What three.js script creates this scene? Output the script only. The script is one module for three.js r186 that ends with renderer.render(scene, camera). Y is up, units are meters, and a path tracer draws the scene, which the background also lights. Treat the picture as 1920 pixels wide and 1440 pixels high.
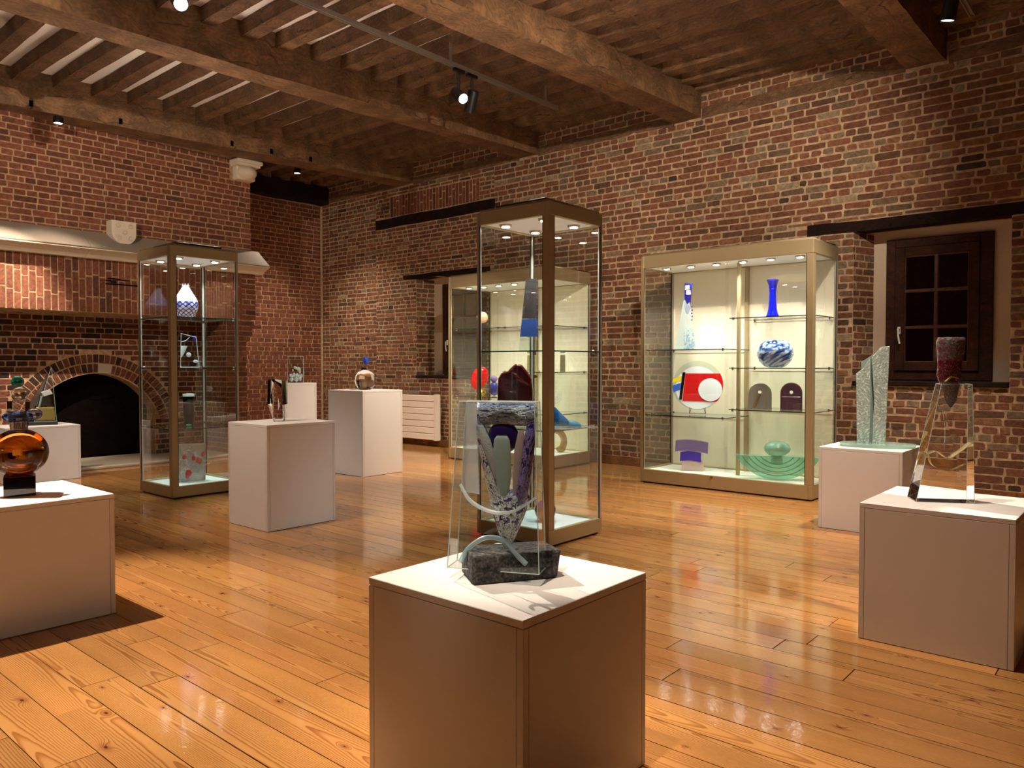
import * as THREE from 'three';
import { mergeGeometries, mergeVertices, toCreasedNormals } from 'three/addons/utils/BufferGeometryUtils.js';
import { RoundedBoxGeometry } from 'three/addons/geometries/RoundedBoxGeometry.js';
import { ConvexGeometry } from 'three/addons/geometries/ConvexGeometry.js';
import { ImprovedNoise } from 'three/addons/math/ImprovedNoise.js';
import { RectAreaLightUniformsLib } from 'three/addons/lights/RectAreaLightUniformsLib.js';

// ------------------------------------------------------------------ camera, exposure
RectAreaLightUniformsLib.init();
const scene = new THREE.Scene();
scene.background = new THREE.Color(0x000000);
const FOCAL = 1435, EYE = 1.08;                                   // focal length for a 1920 x 1440 frame, eye height in metres
const camera = new THREE.PerspectiveCamera(2 * Math.atan(720 / FOCAL) * 180 / Math.PI, 4 / 3, 0.05, 60);
camera.position.set(0, EYE, 0);
camera.rotation.order = 'YXZ';
camera.rotation.set(-Math.atan(36 / FOCAL), -49.3 * Math.PI / 180, 0);
const renderer = new THREE.WebGLRenderer({ antialias: true });
renderer.toneMapping = THREE.LinearToneMapping;
renderer.toneMappingExposure = 1.07;
renderer.shadowMap.enabled = true;
const WARM = 0xffeedb, COOL = 0xfff8ee, CRISP = 0xf3f8ff;                            // room spots, showcase downlights
const ROOM_GAIN = 1.0, CASE_GAIN = 1.0;

// ------------------------------------------------------------------ helpers
const V3 = (x, y, z) => new THREE.Vector3(x, y, z);
function rngOf(seed) { let a = seed >>> 0; return () => { a = (a + 0x6D2B79F5) >>> 0; let t = a; t = Math.imul(t ^ (t >>> 15), t | 1); t ^= t + Math.imul(t ^ (t >>> 7), t | 61); return ((t ^ (t >>> 14)) >>> 0) / 4294967296; }; }
const PN = new ImprovedNoise();
const n3 = (x, y, z) => PN.noise(x, y, z);
const fbm = (x, y, z, o = 4) => { let s = 0, a = 0.5, f = 1; for (let i = 0; i < o; i++) { s += a * PN.noise(x * f, y * f, z * f + i * 7.3); a *= 0.5; f *= 2.03; } return s; };
const clamp = (v, a = 0, b = 1) => Math.min(b, Math.max(a, v));
const lerp = (a, b, t) => a + (b - a) * t;
const sstep = (a, b, x) => { const t = clamp((x - a) / (b - a)); return t * t * (3 - 2 * t); };
const taken = new Map();
function numbered(name) { const k = taken.get(name) || 0; taken.set(name, k + 1); return k ? name + '_' + String(k).padStart(3, '0') : name; }
function shade(o) { o.traverse((m) => { if (m.isMesh) { m.castShadow = true; m.receiveShadow = true; } }); return o; }
function thing(name, label, category, [x, y, z] = [0, 0, 0], turn = 0, group) {
  const g = new THREE.Group(); g.name = numbered(name); g.position.set(x, y, z); g.rotation.y = turn;
  g.userData = { label, category }; if (group) g.userData.group = group;
  scene.add(g); return g;
}
function structure(name, label) { const g = new THREE.Group(); g.name = name; g.userData = { kind: 'structure', label }; scene.add(g); return g; }
function part(parent, name, geo, mat, label) {
  const m = new THREE.Mesh(geo, mat); m.name = name; m.castShadow = m.receiveShadow = true;
  if (label) m.userData.label = label;
  parent.add(m); return m;
}
const plain = (g) => { const r = g.index ? g.toNonIndexed() : g; for (const k of Object.keys(r.attributes)) if (!['position', 'normal', 'uv'].includes(k)) r.deleteAttribute(k); return r; };
const merge = (list) => mergeGeometries(list.map(plain));
function metres(g, s = 1) {                                        // uv in metres, by the face each vertex looks along
  const p = g.attributes.position, n = g.attributes.normal, uv = new Float32Array(p.count * 2);
  for (let i = 0; i < p.count; i++) {
    const ax = Math.abs(n.getX(i)), ay = Math.abs(n.getY(i)), az = Math.abs(n.getZ(i));
    const [u, v] = ay > ax && ay > az ? [p.getX(i), p.getZ(i)] : ax > az ? [p.getZ(i), p.getY(i)] : [p.getX(i), p.getY(i)];
    uv[2 * i] = u * s; uv[2 * i + 1] = v * s;
  }
  g.setAttribute('uv', new THREE.BufferAttribute(uv, 2)); return g;
}
const box = (x0, x1, y0, y1, z0, z1) => metres(new THREE.BoxGeometry(x1 - x0, y1 - y0, z1 - z0).translate((x0 + x1) / 2, (y0 + y1) / 2, (z0 + z1) / 2));
function rbox(x0, x1, y0, y1, z0, z1, r = 0.004) {                  // a box with chamfered edges: 44 flat triangles
  r = Math.min(r, (x1 - x0) * 0.45, (y1 - y0) * 0.45, (z1 - z0) * 0.45);
  const lo = [x0, y0, z0], hi = [x1, y1, z1], pos = [], mid = [(x0 + x1) / 2, (y0 + y1) / 2, (z0 + z1) / 2];
  const P = (s, f) => s.map((q, i) => (q > 0 ? hi[i] : lo[i]) - (i === f ? 0 : q * r));          // the corner s as it lies in the face along axis f
  const tri = (a, b, c, n) => { const u = [0, 1, 2].map((i) => b[i] - a[i]), v = [0, 1, 2].map((i) => c[i] - a[i]), k = (u[1] * v[2] - u[2] * v[1]) * n[0] + (u[2] * v[0] - u[0] * v[2]) * n[1] + (u[0] * v[1] - u[1] * v[0]) * n[2]; pos.push(...a, ...(k > 0 ? b : c), ...(k > 0 ? c : b)); };
  const S = [-1, 1];
  for (let f = 0; f < 3; f++) for (const q of S) {
    const g = (f + 1) % 3, h = (f + 2) % 3, at = (a, b) => { const s = [0, 0, 0]; s[f] = q; s[g] = a; s[h] = b; return P(s, f); }, n = [0, 0, 0]; n[f] = q;
    tri(at(-1, -1), at(1, -1), at(1, 1), n); tri(at(-1, -1), at(1, 1), at(-1, 1), n);
    for (const a of S) { const e = (b, ff) => { const s = [0, 0, 0]; s[f] = q; s[g] = a; s[h] = b; return P(s, ff); }, m = [0, 0, 0]; m[f] = q; m[g] = a; tri(e(-1, f), e(1, f), e(1, g), m); tri(e(-1, f), e(1, g), e(-1, g), m); }
  }
  for (const i of S) for (const j of S) for (const k of S) { const s = [i, j, k]; tri(P(s, 0), P(s, 1), P(s, 2), s); }
  const g = new THREE.BufferGeometry(); g.setAttribute('position', new THREE.Float32BufferAttribute(pos, 3)); g.computeVertexNormals(); return metres(g);
}
const cyl = (r0, r1, h, n = 32, y = 0) => new THREE.CylinderGeometry(r1, r0, h, n).translate(0, y + h / 2, 0);
const lathe = (pts, n = 48) => new THREE.LatheGeometry(pts.map(([r, y]) => new THREE.Vector2(r, y)), n);
const tube = (pts, r, n = 32, k = 10, closed = false) => new THREE.TubeGeometry(new THREE.CatmullRomCurve3(pts.map((p) => V3(...p)), closed), n, r, k, closed);
const convex = (pts) => new ConvexGeometry(pts.map((p) => V3(...p)));
function warp(g, f) { const p = g.attributes.position, v = V3(0, 0, 0); for (let i = 0; i < p.count; i++) { v.fromBufferAttribute(p, i); f(v, i); p.setXYZ(i, v.x, v.y, v.z); } g.computeVertexNormals(); return g; }
function smoothWarp(g, f) { g.deleteAttribute('normal'); const uv = g.attributes.uv; g.deleteAttribute('uv'); g = mergeVertices(g, 1e-5); return warp(g, f); }
function texture(w, h, f, srgb, repeat = true) {                  // f(x, y, out) fills out[0..2] with 0..1
  const d = new Uint8Array(w * h * 4), o = [0, 0, 0];
  for (let y = 0; y < h; y++) for (let x = 0; x < w; x++) { f(x, y, o); const k = 4 * (y * w + x); d[k] = clamp(o[0]) * 255; d[k + 1] = clamp(o[1]) * 255; d[k + 2] = clamp(o[2]) * 255; d[k + 3] = 255; }
  const t = new THREE.DataTexture(d, w, h, THREE.RGBAFormat); t.magFilter = THREE.LinearFilter; t.minFilter = THREE.LinearMipmapLinearFilter;
  if (srgb) t.colorSpace = THREE.SRGBColorSpace;
  t.wrapS = t.wrapT = repeat ? THREE.RepeatWrapping : THREE.ClampToEdgeWrapping; t.needsUpdate = true; return t;
}
const grey = (w, h, f) => texture(w, h, (x, y, o) => { o[0] = o[1] = o[2] = f(x, y); }, false);
// noise that repeats after one tile: sampled on a torus
const torus = (x, y, k, s = 0) => { const a = x * 6.28318, b = y * 6.28318; return n3(Math.cos(a) * k + s, Math.sin(a) * k + Math.cos(b) * k * 1.01 + s * 1.7, Math.sin(b) * k - s); };
const torusFbm = (x, y, k, s, o = 4) => { let v = 0, a = 0.5; for (let i = 0; i < o; i++) { v += a * torus(x, y, k, s + i * 5.1); a *= 0.55; k *= 2; } return v; };
function canvasTexture(w, h, draw) { const c = document.createElement('canvas'); c.width = w; c.height = h; draw(c.getContext('2d'), w, h); const t = new THREE.CanvasTexture(c); t.colorSpace = THREE.SRGBColorSpace; return t; }
const std = (o) => new THREE.MeshStandardMaterial(o), phys = (o) => new THREE.MeshPhysicalMaterial(o);

// ------------------------------------------------------------------ textures
const speckBump = grey(256, 256, (x, y) => 0.5 + 0.5 * torusFbm(x / 256, y / 256, 6, 3, 4) + 0.25 * torus(x / 256, y / 256, 24, 9));
const brickTex = texture(512, 512, (x, y, o) => {
  const u = x / 512, v = y / 512, a = torusFbm(u, v, 2.2, 1, 4), b = torus(u, v, 26, 4), lime = sstep(0.16, 0.42, torusFbm(u, v, 4, 12, 4) + 0.12 * b);
  const k = 0.86 + 0.35 * a + 0.12 * b;
  o[0] = lerp(k, 0.98, lime * 0.55); o[1] = lerp(k * 0.985, 1.25, lime * 0.55); o[2] = lerp(k * 0.97, 1.4, lime * 0.55);
}, true);
const mortarTex = texture(512, 512, (x, y, o) => {
  const u = x / 512, v = y / 512, a = torusFbm(u, v, 3, 2, 4), b = torus(u, v, 30, 6), k = 0.84 + 0.32 * a + 0.1 * b;
  o[0] = k; o[1] = k * 0.975; o[2] = k * 0.94;
}, true);
const timberTex = texture(1024, 512, (x, y, o) => {               // u along the grain, 2 m x 1 m
  const u = x / 1024, v = y / 512, w = torusFbm(u, v, 1.2, 20, 3) * 0.10;
  const g1 = torus(u * 1, v + w, 14, 2), fine = n3(u * 14, (v + w) * 150, 3.3), big = torusFbm(u, v, 1.6, 31, 3);
  let k = 0.78 + 0.34 * big + 0.13 * g1 + 0.16 * fine;
  const crack = 1 - sstep(0.012, 0.03, Math.abs(n3(u * 2.2, (v + w * 0.8) * 9, 8.8) + 0.04)) * 1; k *= 1 - 0.42 * crack * sstep(0.0, 0.25, big + 0.1);
  o[0] = k; o[1] = k * 0.985; o[2] = k * 0.96;
}, true);
const timberBump = grey(1024, 512, (x, y) => { const u = x / 1024, v = y / 512, w = torusFbm(u, v, 1.2, 20, 3) * 0.10; return 0.55 + 0.3 * n3(u * 14, (v + w) * 150, 3.3) + 0.4 * torusFbm(u, v, 3, 31, 3); });
// pine boards: eight strips to a sheet, each 2 m of a flat-sawn board 0.13 m wide
function pineSheet(seed) {
  const W = 2048, H = 1024, S = 8, r = rngOf(seed), strips = [];
  for (let i = 0; i < S; i++) {
    const knots = [];
    for (let k = 0, n = 1 + Math.floor(r() * 3); k < n; k++) knots.push([0.05 + r() * 1.9, (r() - 0.5) * 0.11, 0.002 + r() * 0.0036, r()]);
    strips.push({ yc: (r() - 0.5) * 0.12, h0: 0.012 + r() * 0.05, tilt: (r() - 0.5) * 0.05, ring: 0.0032 + r() * 0.0035, ph: r() * 50, tone: r(), knots, warm: r() });
  }
  return texture(W, H, (x, y, o) => {
    const s = Math.min(S - 1, Math.floor(y / (H / S))), q = strips[s], u = x / W * 2, v = ((y % (H / S)) / (H / S) - 0.5) * 0.133;
    const wob = 0.012 * n3(u * 1.6, q.ph, 1.5) + 0.004 * n3(u * 5, v * 20, q.ph) + 0.0016 * n3(u * 22, v * 60, q.ph);
    let hh = q.h0 + q.tilt * (u - 1) + 0.022 * n3(u * 0.9 + q.ph, 2.2, 7.7), yy = v - q.yc + wob, add = 0, dark = 0, halo = 0;
    for (const [ku, kv, kr, kt] of q.knots) {
      const dx = (u - ku) * 0.45, dy = v - kv, d = Math.sqrt(dx * dx + dy * dy);
      if (d < 0.08) { add += 0.016 * Math.exp(-(d * d) / (kr * kr * 12)) * (kt > 0.4 ? 1 : -1); dark = Math.max(dark, 1 - sstep(kr * 0.55, kr * 1.05, d + 0.0012 * n3(u * 90, v * 90, 2))); halo = Math.max(halo, Math.exp(-(d * d) / (kr * kr * 7))); }
    }
    const d = Math.sqrt(yy * yy + hh * hh) + add, ringv = d / q.ring, f = ringv - Math.floor(ringv);
    const late = sstep(0.45, 0.93, f) * (1 - sstep(0.955, 1, f));
    const fine = n3(u * 40, v * 900, q.ph), broad = n3(u * 1.3, v * 14, q.ph + 3);
    let k = 1 - 0.20 * late + 0.03 * fine + 0.07 * broad; k *= 0.91 + 0.12 * q.tone;
    let R = 0.735 * k, G = (0.517 + 0.016 * q.warm) * k * (1 - 0.10 * late), B = 0.302 * k * (1 - 0.22 * late);
    const hl = 0.30 * halo; R *= 1 - hl * 0.75; G *= 1 - hl * 1.05; B *= 1 - hl * 1.15;
    R = lerp(R, 0.30, dark * 0.85); G = lerp(G, 0.14, dark * 0.85); B = lerp(B, 0.07, dark * 0.85);
    o[0] = R; o[1] = G; o[2] = B;
  }, true);
}
const pineA = pineSheet(11), pineB = pineSheet(29);
const floorBump = grey(512, 512, (x, y) => 0.5 + 0.55 * torusFbm(x / 512, y / 512, 3.2, 40, 3) + 0.10 * torus(x / 512, y / 512, 36, 2));

// ------------------------------------------------------------------ materials
const M = {
  pineA: std({ map: pineA, roughness: 0.065 }), pineB: std({ map: pineB, roughness: 0.065 }),
  seam: std({ color: 0x1c0e06, roughness: 0.9 }),
  brick: std({ map: brickTex, vertexColors: true, roughness: 0.92, bumpMap: speckBump, bumpScale: 0.0022 }),
  mortarPale: std({ map: mortarTex, color: 0xd3b692, roughness: 0.96, bumpMap: speckBump, bumpScale: 0.003 }),
  mortarWarm: std({ map: mortarTex, color: 0xd2ad86, roughness: 0.96, bumpMap: speckBump, bumpScale: 0.003 }),
  timber: std({ map: timberTex, color: 0x95704c, roughness: 0.72, bumpMap: timberBump, bumpScale: 0.006 }),
  rafter: std({ map: timberTex, color: 0x876445, roughness: 0.75, bumpMap: timberBump, bumpScale: 0.005 }),
  rafterPale: std({ map: timberTex, color: 0x967350, roughness: 0.75, bumpMap: timberBump, bumpScale: 0.005 }),
  plateWood: std({ map: timberTex, color: 0x8d6a4a, roughness: 0.85, bumpMap: timberBump, bumpScale: 0.008 }),
  darkWood: phys({ specularIntensity: 0.35, map: timberTex, color: 0x2c1a12, roughness: 0.85, bumpMap: timberBump, bumpScale: 0.003 }),
  windowWood: phys({ specularIntensity: 0.4, map: timberTex, color: 0x4c2a18, roughness: 0.7, bumpMap: timberBump, bumpScale: 0.001 }),
  windowBead: std({ map: timberTex, color: 0x6a4026, roughness: 0.45 }),
  skirting: std({ map: timberTex, color: 0xa9713f, roughness: 0.45 }),
  plaster: std({ color: 0xfbf4ea, roughness: 0.95 }),
  jambPlaster: std({ color: 0xc9b59c, roughness: 0.95, bumpMap: speckBump, bumpScale: 0.002 }),
  mantelTop: std({ color: 0x8f8170, roughness: 0.9, bumpMap: speckBump, bumpScale: 0.002 }),
  stone: std({ color: 0xdccdb4, roughness: 0.85, bumpMap: speckBump, bumpScale: 0.002 }),
  hearthStone: std({ color: 0xb8aa94, roughness: 0.8 }),
  soot: phys({ map: timberTex, color: 0x160e09, roughness: 0.95, specularIntensity: 0.15 }),
  night: std({ color: 0x07090c, roughness: 0.9 }),
  pane: phys({ color: 0xfdfefd, roughness: 0.0, transmission: 1, thickness: 0, ior: 1.5 }),
  shelfGlass: phys({ color: 0xf6fbf8, roughness: 0.0, transmission: 1, thickness: 0, ior: 1.45 }),
  shelfEdge: std({ color: 0x1d3a33, roughness: 0.12 }),
  gold: phys({ color: 0xb09d76, roughness: 0.42, metalness: 0.35 }),
  goldDark: phys({ color: 0x958463, roughness: 0.45, metalness: 0.3 }),
  gasket: std({ color: 0x0c0c0c, roughness: 0.4 }),
  postSilver: std({ color: 0xc4bca6, roughness: 0.3, metalness: 0.55 }),
  chrome: std({ color: 0xd8d4c8, roughness: 0.18, metalness: 1 }),
  brass: std({ color: 0xb8923c, roughness: 0.25, metalness: 1 }),
  caseWhite: std({ color: 0xf2efe6, roughness: 0.6 }),
  caseBack: std({ color: 0xeee4cb, roughness: 0.6 }),
  deck: std({ color: 0xeef3f4, roughness: 0.5 }),
  white: std({ color: 0xeae3dc, roughness: 0.42 }),
  whiteEdge: std({ color: 0xe4dcd4, roughness: 0.45 }),
  black: std({ color: 0x0d0d0e, roughness: 0.45 }),
  trackGrey: std({ color: 0x93887d, roughness: 0.4, metalness: 0.4 }),
  lampGlow: std({ color: 0xffffff, emissive: 0xfff3e0, emissiveIntensity: 9 }),
  caseGlow: std({ color: 0xffffff, emissive: 0xfffbf0, emissiveIntensity: 20 }),
  radiator: std({ color: 0xe6d6c4, roughness: 0.5 }),
  handle: std({ color: 0xe9e6e0, roughness: 0.35 }),
};
for (const m of [M.pineA, M.pineB]) { m.bumpMap = floorBump.clone(); m.bumpMap.repeat.set(3, 1.6); m.bumpMap.needsUpdate = true; m.bumpScale = 0.0004; }

// which way things project, to choose the pieces that show largest
camera.updateMatrixWorld(); camera.updateProjectionMatrix();
const camInverse = camera.matrixWorld.clone().invert();
function shown(p) {                                               // 0 outside the frame, else one over squared depth
  const q = p.clone().applyMatrix4(camInverse); if (q.z > -0.1) return 0;
  const x = FOCAL * q.x / -q.z, y = FOCAL * q.y / -q.z; return Math.abs(x) < 975 && Math.abs(y) < 735 ? 1 / (q.z * q.z) : 0;
}

// ------------------------------------------------------------------ bricks
// a wall face: origin O, direction U along it, N out of it; rectangles are [u0, u1, v0, v1]
function cutBy(r, holes) {
  let list = [r];
  for (const h of holes) {
    const out = [];
    for (const b of list) {
      if (b[0] >= h[1] - 0.002 || b[1] <= h[0] + 0.002 || b[2] >= h[3] - 0.002 || b[3] <= h[2] + 0.002) { out.push(b); continue; }
      if (h[2] - b[2] > 0.02) out.push([b[0], b[1], b[2], h[2] - 0.006]);
      else if (b[3] - h[3] > 0.02) out.push([b[0], b[1], h[3] + 0.006, b[3]]);
      else { if (h[0] - b[0] > 0.03) out.push([b[0], h[0], b[2], b[3]]); if (b[1] - h[1] > 0.03) out.push([h[1], b[1], b[2], b[3]]); }
    }
    list = out;
  }
  return list;
}
function courses(u0, u1, v0, v1, o, r, holes = []) {              // o: course, joint, bond
  const out = [], n = Math.max(1, Math.round((v1 - v0) / o.course)), c = (v1 - v0) / n;
  for (let k = 0; k < n; k++) {
    const a = v0 + k * c, b = a + c - o.joint, headers = o.bond === 'english' ? k % 2 : r() < 0.4;
    let u = u0 - r() * (o.bond === 'english' ? 0.03 : 0.2);
    while (u < u1 - 0.02) {
      let w = headers ? 0.105 + (r() - 0.5) * 0.014 : 0.218 + (r() - 0.5) * 0.02;
      if (o.bond === 'mixed' && r() < 0.3) w = 0.07 + r() * 0.11;
      if (o.bond === 'english' && r() < 0.04) w *= 0.5;
      let e = Math.min(u + w, u1); if (u1 - e < 0.035) e = u1;
      const s = Math.max(u, u0);
      if (e - s > 0.025) out.push(...cutBy([s, e === u1 ? u1 : e - o.joint * 0.9, a + (r() - 0.5) * (o.rough || 0), b + (r() - 0.5) * (o.rough || 0)], holes));
      u = e;
    }
  }
  return out;
}
const lin = (hex) => new THREE.Color(hex);
function tone(pal, r) {                                           // pal: [[hex, weight], ...]
  let t = r() * pal.reduce((s, p) => s + p[1], 0), c = pal[0][0];
  for (const [h, w] of pal) { if ((t -= w) <= 0) { c = h; break; } }
  const q = lin(c), k = 0.86 + r() * 0.28; return [q.r * k, q.g * k * (0.96 + r() * 0.08), q.b * k];
}
// one brick as eight outline points, a bevel and a face: 22 triangles; corners in wall space
function brickGeo(outline, depth, proud, col, r, rough, O, U, Vv, N) {
  const n = outline.length, cx = outline.reduce((s, p) => s + p[0], 0) / n, cy = outline.reduce((s, p) => s + p[1], 0) / n;
  const pos = [], uv = [], ou = r() * 7, ov = r() * 7, face = [], back = [], tilt = (r() - 0.5) * rough * 0.06, tilt2 = (r() - 0.5) * rough * 0.06;
  for (const [x, y] of outline) {
    const dx = cx - x, dy = cy - y, l = Math.hypot(dx, dy) || 1, e = Math.min(0.0028 + rough * 0.1 * r(), l * 0.3);
    back.push([x, y, -depth]); face.push([x + dx / l * e, y + dy / l * e, proud + tilt * (x - cx) / 0.1 * 1 + tilt2 * (y - cy) / 0.03 + (r() - 0.5) * rough * 0.12]);
  }
  const put = (a) => { pos.push(O.x + U.x * a[0] + Vv.x * a[1] + N.x * a[2], O.y + U.y * a[0] + Vv.y * a[1] + N.y * a[2], O.z + U.z * a[0] + Vv.z * a[1] + N.z * a[2]); uv.push((a[0] - cx) * 2.2 + ou, (a[1] - cy) * 2.2 + ov); };
  const right = U.clone().cross(Vv).dot(N) > 0, tri = (a, b, c) => { put(a); if (right) { put(b); put(c); } else { put(c); put(b); } };
  for (let i = 1; i < n - 1; i++) tri(face[0], face[i], face[i + 1]);
  for (let i = 0; i < n; i++) { const j = (i + 1) % n; tri(back[i], back[j], face[j]); tri(back[i], face[j], face[i]); }
  const g = new THREE.BufferGeometry(); g.setAttribute('position', new THREE.Float32BufferAttribute(pos, 3)); g.setAttribute('uv', new THREE.Float32BufferAttribute(uv, 2));
  const c = new Float32Array(pos.length); for (let i = 0; i < c.length; i += 3) { c[i] = col[0]; c[i + 1] = col[1]; c[i + 2] = col[2]; }
  g.setAttribute('color', new THREE.BufferAttribute(c, 3)); g.computeVertexNormals(); return g;
}
function outlineOf([a, b, c, d], r, rough) {
  const j = () => (r() - 0.5) * rough, kx = Math.min(0.004 + r() * rough, (b - a) * 0.3), ky = Math.min(0.0035 + r() * rough, (d - c) * 0.35);
  return [[a + kx + j(), c + j()], [b - kx + j(), c + j()], [b + j() * 0.6, c + ky], [b + j() * 0.6, d - ky], [b - kx + j(), d + j()], [a + kx + j(), d + j()], [a + j() * 0.6, d - ky], [a + j() * 0.6, c + ky]];
}
// lays bricks: the largest ones in view become parts named brick, the rest are joined
function layBricks(parent, specs, O, U, N, most = 300) {
  const UP = V3(0, 1, 0), rest = [];
  for (const s of specs) {
    s.outline = s.outline || outlineOf(s.rect, s.r, s.rough);
    const cx = s.outline.reduce((t, p) => t + p[0], 0) / s.outline.length, cy = s.outline.reduce((t, p) => t + p[1], 0) / s.outline.length;
    const w = s.rect ? (s.rect[1] - s.rect[0]) * (s.rect[3] - s.rect[2]) : s.area;
    s.size = shown(O.clone().addScaledVector(U, cx).addScaledVector(UP, cy)) * w;
  }
  specs.map((s, i) => [s, i]).sort((a, b) => b[0].size - a[0].size || a[1] - b[1]).forEach(([s], k) => {
    const g = brickGeo(s.outline, 0.012, s.proud, s.col, s.r, s.rough, O, U, UP, N);
    if (k < most && s.size > 0) part(parent, numberedIn(parent, 'brick'), g, M.brick); else rest.push(g);
  });
  if (rest.length) { const m = part(parent, 'brick_remainder', mergeGeometries(rest), M.brick); m.userData.kind = 'stuff'; }
}
const countsIn = new WeakMap();
function numberedIn(parent, name) { const c = countsIn.get(parent) || countsIn.set(parent, {}).get(parent), k = c[name] = (c[name] ?? -1) + 1; return k ? name + '_' + String(k).padStart(3, '0') : name; }
const RED = [[0x8b523a, 6], [0x824b36, 5], [0x935a40, 3], [0x764532, 2], [0x673d2d, 0.6]];
const OLD = [[0x89583e, 5], [0x7d4f38, 4.5], [0x936646, 3], [0x897258, 1.8], [0x755c46, 1.5], [0x674732, 1.3], [0x45342b, 0.25], [0xa18a6c, 0.8]];
const SOOTY = [[0x7d4630, 3], [0x6a3a29, 3], [0x573022, 2], [0x3a231b, 1.4], [0x2c1c17, 0.8]];
const brickSpec = (rects, seed, pal, rough, proud = 0.004) => { const r = rngOf(seed); return rects.map((rect) => ({ rect, r, rough, col: tone(pal, r), proud: proud + (r() - 0.5) * rough * 0.5 })); };

// ------------------------------------------------------------------ the room
const XL = -2.6, XR = 7.05, ZB = -9.92, ZF = 2.4, TOP = 3.905;
// floor: pine boards along the long wall
{
  const floor = structure('floor', 'varnished honey pine plank floor');
  part(floor, 'subfloor', box(XL - 0.3, XR + 0.3, -0.12, -0.009, ZB - 0.3, ZF + 0.3), M.seam);
  const r = rngOf(77), W = 0.1325, boards = [], rest = [[], []];
  for (let x = 0.845 - W * 27; x < XR; x += W) {
    let z = ZB - r() * 1.6;
    while (z < ZF) { const l = 1.15 + r() * 1.25, a = Math.max(z, ZB), b = Math.min(z + l, ZF); if (b - a > 0.05 && x + W > XL) boards.push([Math.max(x, XL), Math.min(x + W, XR), a, b]); z += l; }
  }
  const list = boards.map(([x0, x1, a, b], i) => {
    let s = 0; for (let k = 0; k < 5; k++) s += shown(V3((x0 + x1) / 2, 0, lerp(a, b, (k + 0.5) / 5))) * (b - a);
    return { x0, x1, a, b, s, i, strip: Math.floor(r() * 8), sheet: r() < 0.5 ? 0 : 1, off: r(), flip: r() < 0.5, dy: -r() * 0.0006, gap: 0.0011 + r() * 0.0012 };
  }).sort((p, q) => q.s - p.s || p.i - q.i);
  list.forEach((q, k) => {
    const g = new THREE.BoxGeometry(q.x1 - q.x0 - 2 * q.gap, 0.018, q.b - q.a - 2 * q.gap).translate((q.x0 + q.x1) / 2, -0.009 + q.dy, (q.a + q.b) / 2);
    const p = g.attributes.position, uv = g.attributes.uv;
    for (let i = 0; i < p.count; i++) {
      const u = (p.getZ(i) - q.a) / 2 + q.off; let v = (p.getX(i) - q.x0) / 0.1325; if (q.flip) v = 1 - v;
      uv.setXY(i, u, (q.strip + 0.02 + 0.96 * clamp(v, 0.01, 0.99)) / 8);
    }
    if (k < 300 && q.s > 0) part(floor, numberedIn(floor, 'plank'), g, q.sheet ? M.pineB : M.pineA); else rest[q.sheet].push(plain(g));
  });
  rest.forEach((l, i) => { if (l.length) part(floor, i ? 'plank_remainder_001' : 'plank_remainder', mergeGeometries(l), i ? M.pineB : M.pineA).userData.kind = 'stuff'; });
}
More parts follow.
